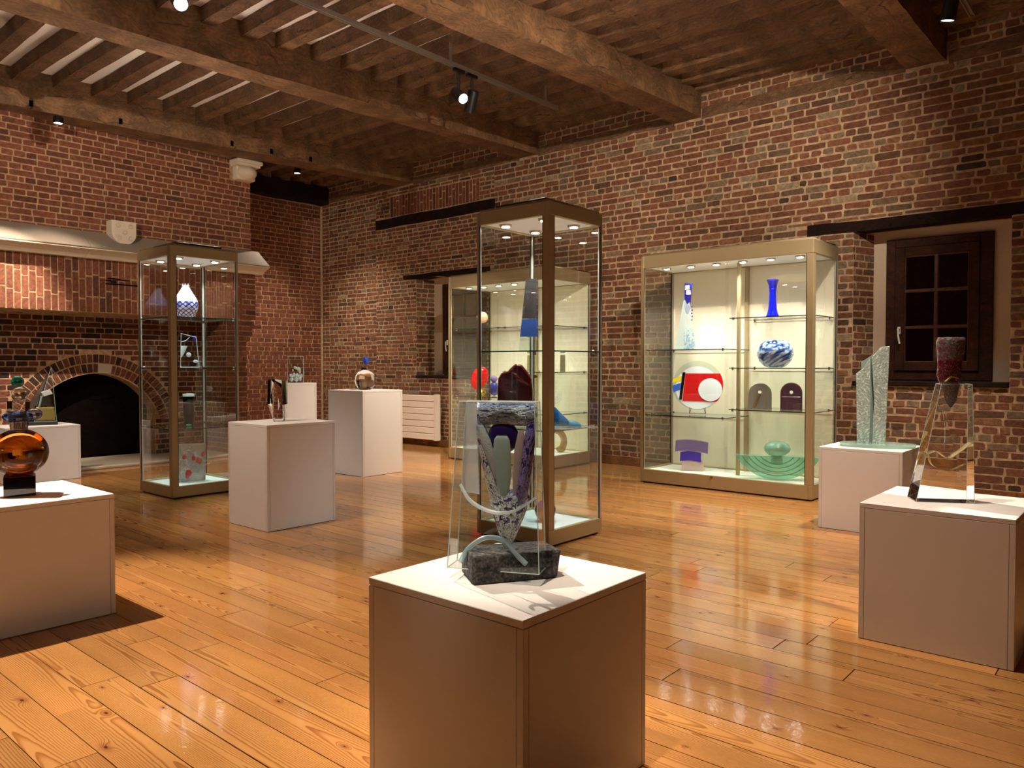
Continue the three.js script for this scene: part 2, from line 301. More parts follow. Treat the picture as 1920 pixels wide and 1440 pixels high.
// long wall with the windows
const W1 = { z0: -2.12, z1: -0.95, y0: 0.90, y1: 2.25 }, W2 = { z0: -7.78, z1: -6.48, y0: 0.90, y1: 2.25 };
{
  const wall = structure('wall_right', 'long old brick wall with two small windows'), T = 0.45, u = (z) => z - ZB, g = [];
  const a = XR, b = XR + T;
  g.push(box(a, b, 0, 4.1, ZB - 0.4, W2.z0), box(a, b, 0, 4.1, W2.z1, W1.z0), box(a, b, 0, 4.1, W1.z1, ZF + 0.3));
  for (const w of [W1, W2]) g.push(box(a, b, 0, w.y0, w.z0, w.z1), box(a, b, w.y1, 4.1, w.z0, w.z1));
  part(wall, 'mortar', merge(g), M.mortarPale);
  // timbers set into the wall
  const timbers = [['lintel', -2.52, -0.84, 2.24, 2.335, M.darkWood], ['lintel', -8.03, -6.42, 2.245, 2.305, M.darkWood], ['lintel', -8.62, -6.34, 2.995, 3.13, M.darkWood]];
  for (const [n, z0, z1, y0, y1, m] of timbers) part(wall, numberedIn(wall, n), warp(new THREE.BoxGeometry(0.16, y1 - y0, z1 - z0, 2, 2, 24).translate(XR + 0.068, (y0 + y1) / 2, (z0 + z1) / 2), (v) => { v.y += 0.012 * n3(v.z * 2.3, v.y * 3, 1.1); v.x += 0.006 * n3(v.z * 5, v.y * 9, 4); }), m);
  wall.children.filter((c) => /lintel/.test(c.name)).forEach((c) => metres(c.geometry));
  for (const [z0, z1] of [[ZB, -8.15], [-7.83, -5.95], [-5.65, -3.88], [-3.57, -1.72], [-1.4, ZF]]) {
    const gg = warp(new THREE.BoxGeometry(0.12, 0.10, z1 - z0, 2, 3, 40).translate(XR + 0.052, 3.575, (z0 + z1) / 2), (v) => { v.y += 0.028 * n3(v.z * 1.7, v.y * 2, 3.1) + 0.01 * n3(v.z * 9, v.y * 2, 1.1); v.x += 0.012 * n3(v.z * 4, v.y * 12, 8); });
    part(wall, numberedIn(wall, 'wall_plate'), metres(gg), M.plateWood);
  }
  const H1 = [u(W1.z0), u(W1.z1), W1.y0 - 0.005, W1.y1], H2 = [u(W2.z0), u(W2.z1), W2.y0 - 0.005, W2.y1];
  const holes = [H1, H2, ...timbers.map(([, z0, z1, y0, y1]) => [u(z0), u(z1), y0 - 0.004, y1 + 0.004]), [u(-8.32), u(-6.6), 3.13, 3.43]];
  const r = rngOf(5), old = { joint: 0.013, bond: 'mixed', rough: 0.006 };
  const rects = [...courses(0, u(-8.62), 0.09, 3.53, { ...old, course: 0.058, bond: 'english' }, r, holes), ...courses(u(-8.62), u(-6.35), 0.09, 3.53, { ...old, course: 0.0535 }, r, holes),
    ...courses(u(-6.35), u(0.9), 0.09, 3.53, { ...old, course: 0.0635 }, r, holes), ...courses(0, u(0.9), 3.63, 3.89, { ...old, course: 0.065 }, r, [])];
  const specs = brickSpec(rects, 15, OLD, 0.0085, 0.0035);
  for (let i = 0, z = -8.30; z < -6.63; z += 0.061, i++) {        // soldier course over the upper lintel
    const f = i % 3 === 1 ? [[3.14, 3.255], [3.268, 3.42]] : i % 3 === 2 ? [[3.14, 3.345], [3.358, 3.42]] : [[3.14, 3.42]];
    for (const [y0, y1] of f) specs.push(...brickSpec([[u(z), u(z + 0.049), y0, y1]], 900 + i, RED, 0.004));
  }
  layBricks(wall, specs, V3(XR, 0, ZB), V3(0, 0, 1), V3(-1, 0, 0));
  // splayed reveals on the side that shows
  for (const [w, seed] of [[W1, 41], [W2, 42]]) {
    const jamb = part(wall, numberedIn(wall, 'reveal'), merge([metres(new THREE.ExtrudeGeometry(new THREE.Shape([[XR + 0.001, -w.z0], [XR + 0.25, -(w.z0 + 0.1)], [XR + 0.25, -w.z0]].map((p) => new THREE.Vector2(...p))), { depth: w.y1 - w.y0, bevelEnabled: false }).rotateX(-Math.PI / 2).translate(0, w.y0, 0))]), M.mortarPale);
    const U = V3(0.25, 0, 0.1).normalize(), rr = rngOf(seed), rc = courses(0, 0.265, w.y0 + 0.035, w.y1, { ...old, course: 0.0635 }, rr, []);
    layBricks(jamb, brickSpec(rc, seed + 2, OLD, 0.007, 0.003), V3(XR, 0, w.z0), U, U.clone().cross(V3(0, 1, 0)), 60);
  }
}
function makeWindow(name, w, label, inset) {
  const g = structure(name, label), X = XR + 0.25, z0 = w.z0 + inset, z1 = z0 + 0.81, y0 = 0.95, y1 = 2.17;
  part(g, 'plaster_surround', merge([box(X, XR + 0.44, w.y0, w.y1, w.z0 + 0.1, z0), box(X, XR + 0.44, w.y0, w.y1, z1, w.z1), box(X, XR + 0.44, y1, w.y1, z0, z1), box(X, XR + 0.44, w.y0, y0, z0, z1)]), M.jambPlaster);
  const ring = (a0, a1, b0, b1, t, x0, x1, t1 = t) => merge([rbox(x0, x1, b0, b1, a0, a0 + t), rbox(x0, x1, b0, b1, a1 - t1, a1), rbox(x0, x1, b1 - t, b1, a0 + t, a1 - t1), rbox(x0, x1, b0, b0 + t, a0 + t, a1 - t1)]);
  part(g, 'frame', ring(z0, z1, y0, y1, 0.075, X - 0.03, X + 0.06, 0.095), M.windowWood);
  const a0 = z0 + 0.077, a1 = z1 - 0.097, b0 = y0 + 0.077, b1 = y1 - 0.077;
  const sash = part(g, 'sash', ring(a0, a1, b0, b1, 0.075, X - 0.045, X + 0.02), M.windowWood);
  const c0 = a0 + 0.075, c1 = a1 - 0.075, d0 = b0 + 0.075, d1 = b1 - 0.075, dz = (c1 - c0 - 0.028) / 2, dy = (d1 - d0 - 2 * 0.026) / 3;
  part(sash, 'glazing_bead', ring(c0 - 0.001, c1 + 0.001, d0 - 0.001, d1 + 0.001, 0.010, X - 0.04, X - 0.005), M.windowBead);
  part(sash, 'glazing_bar', rbox(X - 0.042, X, d0, d1, c0 + dz, c0 + dz + 0.028), M.windowBead);
  for (let k = 1; k < 3; k++) part(sash, numberedIn(sash, 'glazing_crossbar'), rbox(X - 0.041, X, d0 + k * dy + (k - 1) * 0.026, d0 + k * (dy + 0.026), c0, c1), M.windowBead);
  for (let i = 0; i < 2; i++) for (let k = 0; k < 3; k++) part(sash, numberedIn(sash, 'glass_pane'), box(X - 0.02, X - 0.016, d0 + k * (dy + 0.026), d0 + k * (dy + 0.026) + dy, c0 + i * (dz + 0.028), c0 + i * (dz + 0.028) + dz), M.pane);
  const h = part(g, 'handle', merge([rbox(X - 0.055, X - 0.045, 1.345, 1.41, a0 + 0.024, a0 + 0.05, 0.003), rbox(X - 0.085, X - 0.055, 1.375, 1.395, a0 + 0.028, a0 + 0.046, 0.004), tube([[X - 0.08, 1.388, a0 + 0.037], [X - 0.084, 1.33, a0 + 0.04], [X - 0.08, 1.262, a0 + 0.05]], 0.008, 12, 8)]), M.handle, 'white lever handle');
  const sill = part(g, 'sill', rbox(XR - 0.025, X + 0.01, w.y0, w.y0 + 0.04, w.z0 + 0.005, w.z1 - 0.005, 0.006), M.darkWood);
}
makeWindow('window_1', W1, 'dark wooden window with six panes and a white handle', 0.21);
makeWindow('window_2', W2, 'dark wooden window behind a showcase', 0.28);
part(structure('baseboard_right', 'low wooden skirting under the brick wall'), 'board', rbox(XR - 0.022, XR - 0.001, 0, 0.095, ZB, ZF, 0.004), M.skirting);
// back wall right of the fireplace, and the two walls behind the camera
{
  const wall = structure('wall_back', 'red brick end wall beside the fireplace');
  part(wall, 'mortar', box(XL - 0.3, XR + 0.4, 0, 4.1, ZB - 0.4, ZB), M.mortarWarm);
  layBricks(wall, brickSpec(courses(4.95, XR - 0.03, 0, 3.5, { course: 0.0615, joint: 0.011, bond: 'english', rough: 0.002 }, rngOf(61)), 62, RED, 0.0035), V3(0, 0, ZB), V3(1, 0, 0), V3(0, 0, 1));
  part(wall, 'wall_plate', metres(warp(new THREE.BoxGeometry(2.4, 0.24, 0.2, 24, 2, 2).translate(5.95, 3.63, ZB + 0.09), (v) => { v.y += 0.02 * n3(v.x * 2, 3, v.z * 2); })), M.darkWood);
  const t = structure('trim_1', 'pale mortar bead in the corner of the brick walls');
  part(t, 'bead', metres(warp(cyl(0.02, 0.02, 3.5, 10).translate(XR - 0.018, 0, ZB + 0.018), (v) => { v.x += 0.006 * n3(1, v.y * 5, 2); })), M.mortarPale);
}
for (const [n, g] of [['wall_left', box(XL - 0.3, XL, 0, 4.1, ZB, ZF)], ['wall_front', box(XL - 0.3, XR + 0.4, 0, 4.1, ZF, ZF + 0.3)]]) { const s = structure(n, 'plain wall behind the viewer'); part(s, 'face', g, M.wallFar || (M.wallFar = std({ map: brickTex, color: 0x9a664a, roughness: 0.95 }))); }
// ceiling: plaster, rafters and four big beams
function timberGeo(len, h, w, seed, amp, seg = 30) {               // along x, centred
  const g = new THREE.BoxGeometry(len, h, w, seg, 3, 3);
  warp(g, (v) => { v.y += amp * n3(v.x * 0.9 + seed, v.y * 3, v.z * 3) + amp * 0.5 * n3(v.x * 4 + seed, v.z * 9, v.y * 9); v.z += amp * n3(v.x * 0.8 - seed, v.y * 4, v.z * 2 + 5) + amp * 0.4 * n3(v.x * 5, v.y * 12, seed); });
  return metres(g, 0.5);
}
{
  const ceiling = structure('ceiling', 'white plaster ceiling on dark oak rafters and beams');
  const beams = [[-7.83, 0.117, 0.30], [-5.65, 0.051, 0.285], [-3.58, 0.047, 0.30], [-1.41, 0.015, 0.30], [0.78, 0.01, 0.30]];
  const zAt = (k, x) => k < 0 ? ZB : k >= beams.length ? ZF : beams[k][0] - beams[k][1] * (XR - x) - beams[k][2] / 2;
  part(ceiling, 'plaster_panel', box(XL - 0.3, XR + 0.4, TOP, TOP + 0.2, ZB - 0.3, ZF + 0.3), M.plaster);
  beams.forEach(([z, s, w], k) => {
    const L = (XR + 0.12 - XL) / Math.cos(Math.atan(s)), b = part(ceiling, numberedIn(ceiling, 'beam'), timberGeo(L, 0.40, w, 3 + 11 * k, 0.016, 90), M.timber);
    b.position.set((XR + 0.12 + XL) / 2, 3.54 + 0.20, zAt(k, (XR + 0.12 + XL) / 2)); b.rotation.y = -Math.atan(s);
    if (k === 0) for (const x of [2.63, 3.42, 4.58, 5.05, 5.55]) {  // dark peg holes left in the beam
      const hz = zAt(0, x) + w / 2; part(b, numberedIn(b, 'peg'), box(-0.016, 0.016, -0.028, 0.028, -0.01, 0.012).translate((x - b.position.x) / Math.cos(b.rotation.y), -0.15, w / 2), M.soot);
    }
  });
  const variants = []; for (let i = 0; i < 6; i++) variants.push(timberGeo(2.35, 0.125, 0.125, 40 + i * 7, 0.014, 18).rotateY(Math.PI / 2));
  const phases = [[2.457, 0.338], [2.457, 0.338], [3.03, 0.3255], [4.69, 0.3285], [4.55, 0.33], [4.5, 0.33]], r = rngOf(91);
  for (let k = 0; k <= beams.length; k++) {
    const [p, step] = phases[k]; let x = p - Math.ceil((p - XL) / step) * step;
    for (; x < XR - 0.02; x += step) {
      if (x < XL) continue;
      const cx = Math.min(x + 0.066, XR - 0.05), z0 = zAt(k - 1, cx), z1 = zAt(k, cx), m = part(ceiling, numberedIn(ceiling, 'rafter'), variants[Math.floor(r() * 6)], r() < 0.25 || cx > 6.4 ? M.rafterPale : M.rafter);
      m.position.set(cx, 3.845 + (r() - 0.5) * 0.014, (z0 + z1) / 2); m.scale.set(0.92 + r() * 0.22, 1, Math.min(1, (z1 - z0) / 2.35));
      m.rotation.y = (r() - 0.5) * 0.02; if (r() < 0.5) m.rotation.y += Math.PI;
    }
  }
}
// fireplace
{
  const f = thing('fireplace', 'great brick fireplace with stone mantel, hood and arched opening', 'fireplace'), xa = 1.0, xb = 5.07, XU = V3(1, 0, 0), NZ = V3(0, 0, 1);
  const eng = { course: 0.0615, joint: 0.011, bond: 'english', rough: 0.002 };
  const breast = part(f, 'chimney_breast', box(xa, xb, 2.2, TOP, ZB, -8.6), M.mortarWarm);
  layBricks(breast, brickSpec(courses(xa, xb, 2.44, 3.56, eng, rngOf(201), [[4.80, 5.10, 3.31, 3.56]]), 202, RED, 0.0035), V3(0, 0, -8.6), XU, NZ);
  const hood = part(f, 'hood', box(xa, xb + 0.03, 1.63, 2.21, ZB, -8.555), M.mortarWarm), hs = [], rh = rngOf(203);
  for (let x = xa; x < xb - 0.2; x += 0.0655) {
    let y = 1.633 - rh() * 0.12; while (y < 2.19) { const y1 = Math.min(y + 0.2 + rh() * 0.03, 2.195); if (y1 - Math.max(y, 1.633) > 0.03) hs.push([x, x + 0.0545, Math.max(y, 1.633), y1 - 0.011]); y = y1; }
  }
  hs.push(...courses(xb - 0.18, xb + 0.03, 1.63, 2.195, eng, rngOf(206)));
  layBricks(hood, brickSpec(hs, 204, RED, 0.0035, 0.005), V3(0, 0, -8.555), XU, NZ);
  for (const [x0, x1, y, h] of [[3.37, 3.50, 1.990, 0.010], [3.345, 3.46, 1.970, 0.008], [3.40, 3.46, 1.955, 0.008], [3.35, 3.69, 1.932, 0.012], [3.48, 3.60, 1.984, 0.007]]) part(f, numberedIn(f, 'iron_cramp'), rbox(x0, x1, y, y + h, -8.556, -8.540, 0.002), M.soot, 'thin dark iron cramp in the hood');
  // stone mantel: a sloping top, a fillet and a cove
  const prof = [[-8.6, 2.455], [-8.345, 2.268], [-8.335, 2.258], [-8.36, 2.25], [-8.40, 2.238], [-8.455, 2.215], [-8.475, 2.20], [-8.49, 2.185], [-8.6, 2.185]];
  const mant = (x0, x1, prof) => metres(new THREE.ExtrudeGeometry(new THREE.Shape(prof.map(([z, y]) => new THREE.Vector2(-z, y))), { depth: x1 - x0, bevelEnabled: false }).rotateY(Math.PI / 2).translate(x0, 0, 0));
  for (const [a, b] of [[1.0, 2.05], [2.053, 3.13], [3.133, 4.2], [4.203, 5.17]]) {
    part(f, numberedIn(f, 'mantel_block'), mant(a, b, prof), M.stone, 'pale moulded stone of the mantel');
    part(f, numberedIn(f, 'mantel_slope'), mant(a, b, [[-8.599, 2.478], [-8.35, 2.29], [-8.338, 2.279], [-8.345, 2.2685], [-8.599, 2.4555]]), M.mantelTop, 'weathered grey slope of the mantel');
  }
  // shield with five studs
  const sh = new THREE.Shape(); sh.moveTo(-0.12, 0.115); sh.lineTo(0.12, 0.115); sh.lineTo(0.12, -0.02); sh.quadraticCurveTo(0.11, -0.10, 0, -0.135); sh.quadraticCurveTo(-0.11, -0.10, -0.12, -0.02);
  const shield = part(f, 'stone_shield', metres(new THREE.ExtrudeGeometry(sh, { depth: 0.14, bevelSize: 0.006, bevelThickness: 0.008, bevelSegments: 2 }).translate(3.51, 2.485, -8.6)), M.stone, 'small carved stone shield');
  for (const [x, y] of [[-0.065, 0.07], [0.065, 0.07], [0, 0.005], [-0.055, -0.055], [0.055, -0.055]]) part(shield, numberedIn(shield, 'stud'), new THREE.TorusGeometry(0.019, 0.008, 8, 18).translate(3.51 + x, 2.485 + y, -8.448), M.stone);
  // stone corbel under the beam
  part(f, 'corbel', metres(merge([rbox(4.80, 5.13, 3.495, 3.54, -8.62, -8.40, 0.008), rbox(4.81, 5.115, 3.465, 3.5, -8.62, -8.43, 0.008), rbox(4.84, 5.085, 3.31, 3.47, -8.62, -8.50, 0.012),
    new THREE.SphereGeometry(1, 20, 14).scale(0.12, 0.085, 0.12).translate(4.965, 3.395, -8.50)])), M.stone, 'carved pale stone corbel');
  // jambs
  const jr = rngOf(210), jm = part(f, 'jamb', merge([box(4.72, 4.97, 0, 1.63, ZB, -8.56), box(4.72, 5.03, 1.36, 1.63, ZB, -8.561)]), M.mortarWarm);
  const steps = (k) => k > 24 ? 5.08 : k > 22 ? 5.055 : k > 21 ? 5.02 : 4.975, jc = [];
  for (let k = 0; k < 26; k++) { const y = 0.02 + k * 0.0615, x1 = steps(k), m = k % 2 ? 4.84 : 4.93; jc.push([4.72, m - 0.011, y, y + 0.05], [m, x1, y, y + 0.05]); }
  layBricks(jm, brickSpec(jc, 211, RED, 0.004, 0.012), V3(0, 0, -8.56), XU, NZ, 80);
  const side = part(f, 'jamb_side', box(4.715, 4.721, 0, 1.63, -9.1, -8.56), M.mortarWarm);
  layBricks(side, brickSpec(courses(0, 0.54, 0.02, 1.62, eng, rngOf(213)), 214, RED, 0.0035), V3(4.715, 0, -9.1), V3(0, 0, 1), V3(-1, 0, 0), 80);
  const jl = part(f, 'jamb_001', box(1.0, 1.35, 0, 1.63, ZB, -8.56), M.mortarWarm);
  layBricks(jl, brickSpec(courses(1.0, 1.35, 0.02, 1.62, eng, rngOf(215)), 216, RED, 0.0035), V3(0, 0, -8.56), XU, NZ, 80);
  // back of the hearth with its arch
  const CX = 3.45, CY = 0.26, R0 = 0.72, R1 = 0.945, hole = new THREE.Shape(); hole.moveTo(1.35, 0); hole.lineTo(CX - 0.65, 0); hole.lineTo(CX - 0.65, CY + 0.31);
  const a0 = Math.atan2(0.31, 0.65); hole.absarc(CX, CY, R0, Math.PI - a0, a0, true); hole.lineTo(CX + 0.65, 0); hole.lineTo(4.72, 0); hole.lineTo(4.72, 1.72); hole.lineTo(1.35, 1.72);
  const back = part(f, 'hearth_wall', metres(new THREE.ExtrudeGeometry(hole, { depth: 0.5, bevelEnabled: false, curveSegments: 40 }).translate(0, 0, -9.6)), M.mortarWarm);
  const rc = [];
  for (let [u0, u1, v0, v1] of courses(1.35, 4.72, 0.02, 1.62, eng, rngOf(220))) {
    const hw = v0 < CY ? R1 + 0.004 : v0 - CY < R1 ? Math.sqrt(R1 * R1 - (v0 - CY) * (v0 - CY)) + 0.004 : 0;   // keep clear of the arch ring
    const cut = v1 < 0.44 ? 0.66 : hw; if (cut) { if ((u0 + u1) / 2 > CX) u0 = Math.max(u0, CX + cut); else u1 = Math.min(u1, CX - cut); }
    if (u1 - u0 > 0.022) rc.push([u0, u1, v0, v1]);
  }
  const specs = brickSpec(rc, 221, SOOTY, 0.0035), rv = rngOf(222);
  for (const [ra, rb, n] of [[0.735, 0.832, 35], [0.844, 0.938, 39]]) for (let i = 0; i < n; i++) {
    const t0 = lerp(Math.PI - 0.22, 0.22, i / n), t1 = lerp(Math.PI - 0.22, 0.22, (i + 1) / n), gap = 0.006 / rb, at = (t, q) => [CX + Math.cos(t) * q, CY + Math.sin(t) * q];
    const mid = (t0 + t1) / 2; if (ra < 0.8 && mid > 1.36 && mid < 1.55) continue;
    specs.push({ outline: [at(t0 - gap, rb), at(t0 - gap, ra), at(t1 + gap, ra), at(t1 + gap, rb)].reverse(), area: 0.005, r: rv, rough: 0.0035, col: tone(SOOTY, rv), proud: 0.008 });
  }
  layBricks(back, specs, V3(0, 0, -9.1), XU, NZ);
  const kp = [1.545, 1.365].map((t) => [CX + Math.cos(t) * 0.735, CY + Math.sin(t) * 0.735, CX + Math.cos(t) * 0.832, CY + Math.sin(t) * 0.832]);
  part(back, 'keystone', metres(new THREE.ExtrudeGeometry(new THREE.Shape([[kp[0][0], kp[0][1]], [kp[1][0], kp[1][1]], [kp[1][2], kp[1][3]], [kp[0][2], kp[0][3]]].map((p) => new THREE.Vector2(...p))), { depth: 0.03, bevelSize: 0.003, bevelThickness: 0.003, bevelSegments: 1 }).translate(0, 0, -9.11)), M.hearthStone, 'pale keystone');
  // dark fire door inside the arch
  const door = part(f, 'fire_door', box(CX - 0.7, CX + 0.7, 0, 1.05, -9.36, -9.32), M.soot, 'dark fire door in the arch');
  part(door, 'door_panel', rbox(CX + 0.0, CX + 0.34, 0.05, 0.62, -9.325, -9.312, 0.003), M.soot);
  part(door, 'oval_plate', new THREE.SphereGeometry(1, 24, 12).scale(0.19, 0.075, 0.012).translate(CX + 0.12, 0.75, -9.318), M.soot);
  part(f, 'hearth_slab', rbox(1.35, 4.72, 0, 0.028, -9.3, -8.37, 0.006), M.hearthStone, 'pale stone hearth slab');
}

// ------------------------------------------------------------------ radiator
{
  const g = thing('radiator', 'cream panel radiator on the brick wall under the window', 'radiator', [XR - 0.105, 0, -7.9]);
  for (let k = 0; k < 7; k++) part(g, 'panel', rbox(-0.03, 0.02, 0.09 + k * 0.0845, 0.09 + k * 0.0845 + 0.0785, -0.62, 0.60, 0.005), M.radiator);
  part(g, 'end_bar', rbox(-0.036, 0.05, 0.085, 0.69, 0.601, 0.65, 0.004), M.radiator); part(g, 'end_bar', rbox(-0.036, 0.05, 0.085, 0.69, -0.67, -0.621, 0.004), M.radiator);
  part(g, 'bracket', merge([box(0.02, 0.089, 0.2, 0.6, -0.5, -0.47), box(0.02, 0.089, 0.2, 0.6, 0.47, 0.5)]), M.black);
}

// ------------------------------------------------------------------ track lighting
const tracks = [];
function track(label, x0, x1, z, y, m) {
  const g = thing('light_track', label, 'light track', [(x0 + x1) / 2, y, z], 0, 'ceiling light tracks'), L = x1 - x0;
  part(g, 'rail', merge([rbox(-L / 2, L / 2, 0.012, 0.034, -0.018, 0.018, 0.002), box(-L / 2, L / 2, 0, 0.013, -0.018, -0.011), box(-L / 2, L / 2, 0, 0.013, 0.011, 0.018)]), m);
  const hang = []; for (let x = -L / 2 + 0.3; x < L / 2; x += 1.3) hang.push(box(x - 0.012, x + 0.012, 0.034, 3.79 - y, -0.006, 0.006));
  part(g, 'hanger', merge(hang), m);
}
track('long grey light track under the rafters with paired spotlights', -2.2, 6.08, -4.64, 3.6, M.trackGrey);
track('pale light track end by the brick wall near the last beam', -2.2, 6.42, -1.13, 3.6, M.trackGrey);
track('short grey light track out of view by the fireplace', -1.2, 1.95, -7.05, 3.6, M.trackGrey);
const lensGeo = new THREE.CylinderGeometry(0.040, 0.040, 0.004, 28).rotateX(Math.PI / 2);
function spot(label, at, aim, cd, deg = 24, blend = 0.55, drop = 0, group = 'black track spotlights') {
  const g = thing('track_spotlight', label, 'spotlight', at, 0, group), dir = V3(aim[0] - at[0], aim[1] - (at[1] - 0.2 - drop), aim[2] - at[2]).normalize();
  part(g, 'adapter', rbox(-0.06, 0.06, -0.028, 0, -0.017, 0.017, 0.003), M.black);
  part(g, 'stem', merge([cyl(0.011, 0.011, 0.12 + drop, 12, -0.145 - drop), rbox(-0.016, 0.016, -0.17 - drop, -0.13 - drop, -0.012, 0.012, 0.003)]), M.black);
  const head = new THREE.Group(); head.name = 'head'; head.position.set(0, -0.16 - drop, 0); head.quaternion.setFromUnitVectors(V3(0, 0, 1), dir); g.add(head);
  part(head, 'body', lathe([[0, -0.085], [0.040, -0.085], [0.047, -0.08], [0.047, 0.1], [0.041, 0.1], [0.041, 0.085], [0, 0.085]], 32).rotateX(Math.PI / 2), M.black);
  part(head, 'lamp_lens', lensGeo.clone().translate(0, 0, 0.091), M.lampGlow);
  const l = new THREE.SpotLight(WARM, cd * ROOM_GAIN, 0, deg * Math.PI / 180, blend, 2); l.castShadow = true; l.shadow.radius = 1.0; l.shadow.mapSize.set(1024, 1024);
  l.position.copy(V3(at[0], at[1] - 0.16 - drop, at[2]).addScaledVector(dir, 0.115)); l.target.position.set(...aim); scene.add(l, l.target);
}
function downlight(label, at, aim, cd, deg = 40, group = 'small black ceiling downlights') {
  const g = thing('ceiling_downlight', label, 'downlight', at, 0, group);
  part(g, 'body', lathe([[0, 0], [0.047, 0], [0.047, -0.06], [0.041, -0.06], [0.041, -0.045], [0, -0.045]], 28), M.black);
  part(g, 'lamp_lens', cyl(0.040, 0.040, 0.004, 28, -0.054), M.lampGlow);
  const l = new THREE.SpotLight(WARM, cd * ROOM_GAIN, 0, deg * Math.PI / 180, 0.7, 2); l.castShadow = true; l.shadow.radius = 1.6;
  l.position.set(at[0], at[1] - 0.07, at[2]); l.target.position.set(...aim); scene.add(l, l.target);
}
const TA = [3.598, -4.64], TC = [3.598, -1.13];
spot('black track spotlight with lit lens, left one of the close pair', [4.70, TA[0], TA[1]], [3.42, 0.6, -0.68], 150, 14, 0.55, 0.06);
spot('black track spotlight turned away, right one of the close pair', [4.86, TA[0], TA[1]], [5.6, 0.6, -6.3], 40, 30, 0.55, 0.06);
spot('black track spotlight at the top edge above the left beam', [2.26, TA[0], TA[1]], [1.5, 0.55, -1.35], 88, 14, 0.55, 0.12);
spot('black track spotlight with lit lens by the last beam, top right', [5.72, TC[0], TC[1]], [6.0, 0.8, -1.65], 30, 34);
// further heads on the same tracks, left of and behind the view
spot('black track spotlight out of view lighting the faceted grey glass', [1.6, TA[0], TA[1]], [2.95, 0.7, -4.62], 22, 20);
spot('black track spotlight out of view lighting the amber sculpture', [0.72, TA[0], TA[1]], [1.15, 0.3, -3.45], 72, 24, 0.45);
spot('black track spotlight out of view lighting the near left floor', [1.9, TA[0], TA[1]], [1.02, 0, -1.95], 32, 13, 0.7);
spot('black track spotlight out of view lighting the fireplace hood', [1.78, 3.598, -7.05], [2.42, 1.75, -8.55], 60, 15, 0.7);
spot('black track spotlight out of view lighting the gold spire', [1.2, 3.598, -7.05], [2.55, 0.55, -8.1], 26, 17);
spot('black track spotlight out of view washing the chimney breast', [0.2, TA[0], TA[1]], [3.9, 2.7, -8.8], 30, 26, 0.8);
spot('black track spotlight out of view picking out the front wedge', [0.75, TC[0], TC[1]], [1.53, 0.82, -1.31], 24, 8, 0.6);
spot('black track spotlight out of view washing the long wall by the window', [3.6, TC[0], TC[1]], [7.05, 2.4, -3.2], 32, 30, 0.8);
spot('black track spotlight out of view washing the far end of the wall', [2.5, TC[0], TC[1]], [7.05, 2.2, -6.2], 38, 24, 0.8);
spot('black track spotlight out of view lighting the near right floor', [3.0, TC[0], TC[1]], [2.9, 0, -1.15], 32, 28, 0.9);
spot('black track spotlight out of view lighting the right pedestals', [4.3, TC[0], TC[1]], [5.0, 0, -2.3], 30, 30, 0.8);
downlight('small black downlight under the beam before the chimney bricks', [2.83, 3.50, -8.29], [2.7, 0, -7.2], 12, 34);
downlight('small black downlight in the dark bay behind the far beam', [5.94, 3.70, -8.9], [5.9, 0, -8.7], 24, 50);

// ------------------------------------------------------------------ pedestals
function pedestal(label, x0, x1, z0, z1, h, turn = 0) {
  const w = x1 - x0, d = z1 - z0, g = thing('pedestal', label, 'pedestal', [(x0 + x1) / 2, 0, (z0 + z1) / 2], turn, 'white exhibition pedestals');
  const a = w / 2, b = d / 2, e = 0.019, gap = 0.0012;
  part(g, 'core', box(-a + 0.004, a - 0.004, 0.002, h - e, -b + 0.004, b - 0.004), M.gasket);
  part(g, 'top', rbox(-a, a, h - e, h, -b, b, 0.0015, 1), M.white);
  for (const s of [-1, 1]) {
    part(g, 'side_panel', rbox(-a + e + gap, a - e - gap, 0.002, h - e - gap, s > 0 ? b - 0.016 : -b, s > 0 ? b : -b + 0.016, 0.001, 1), M.white);
    part(g, 'side_panel', rbox(s > 0 ? a - 0.016 : -a, s > 0 ? a : -a + 0.016, 0.002, h - e - gap, -b + e + gap, b - e - gap, 0.001, 1), M.white);
    for (const t of [-1, 1]) part(g, 'edge_strip', rbox(s > 0 ? a - e : -a, s > 0 ? a : -a + e, 0.002, h - e - gap, t > 0 ? b - e : -b, t > 0 ? b : -b + e, 0.001, 1), M.whiteEdge);
  }
  return g;
}
const face = (px) => -(49.3 * Math.PI / 180 + Math.atan((px - 960) / FOCAL));
pedestal('large white pedestal in front carrying the clear wedge on a dark rock', 1.27, 1.785, -1.59, -1.06, 0.522);
pedestal('white pedestal cut by the left edge carrying the amber disc sculpture', 0.80, 1.38, -4.06, -3.46, 0.522);
pedestal('white pedestal before the fireplace arch carrying the gold glass spire', 2.22, 2.84, -8.36, -7.87, 0.512);
pedestal('white pedestal in the middle left carrying the faceted grey glass', 2.69, 3.22, -4.87, -4.39, 0.692);
pedestal('tall white pedestal before the radiator carrying the round crystal bottle', 4.62, 5.12, -6.41, -5.86, 0.829);
pedestal('narrow white pedestal by the corner carrying the clear bubble block', 4.80, 5.14, -7.58, -7.24, 0.876, face(563));
pedestal('white pedestal on the right carrying the wedge with a burgundy head', 3.17, 3.71, -0.92, -0.40, 0.538);
pedestal('white pedestal before the window carrying the frosted glass slab', 5.17, 5.67, -1.76, -1.25, 0.538);

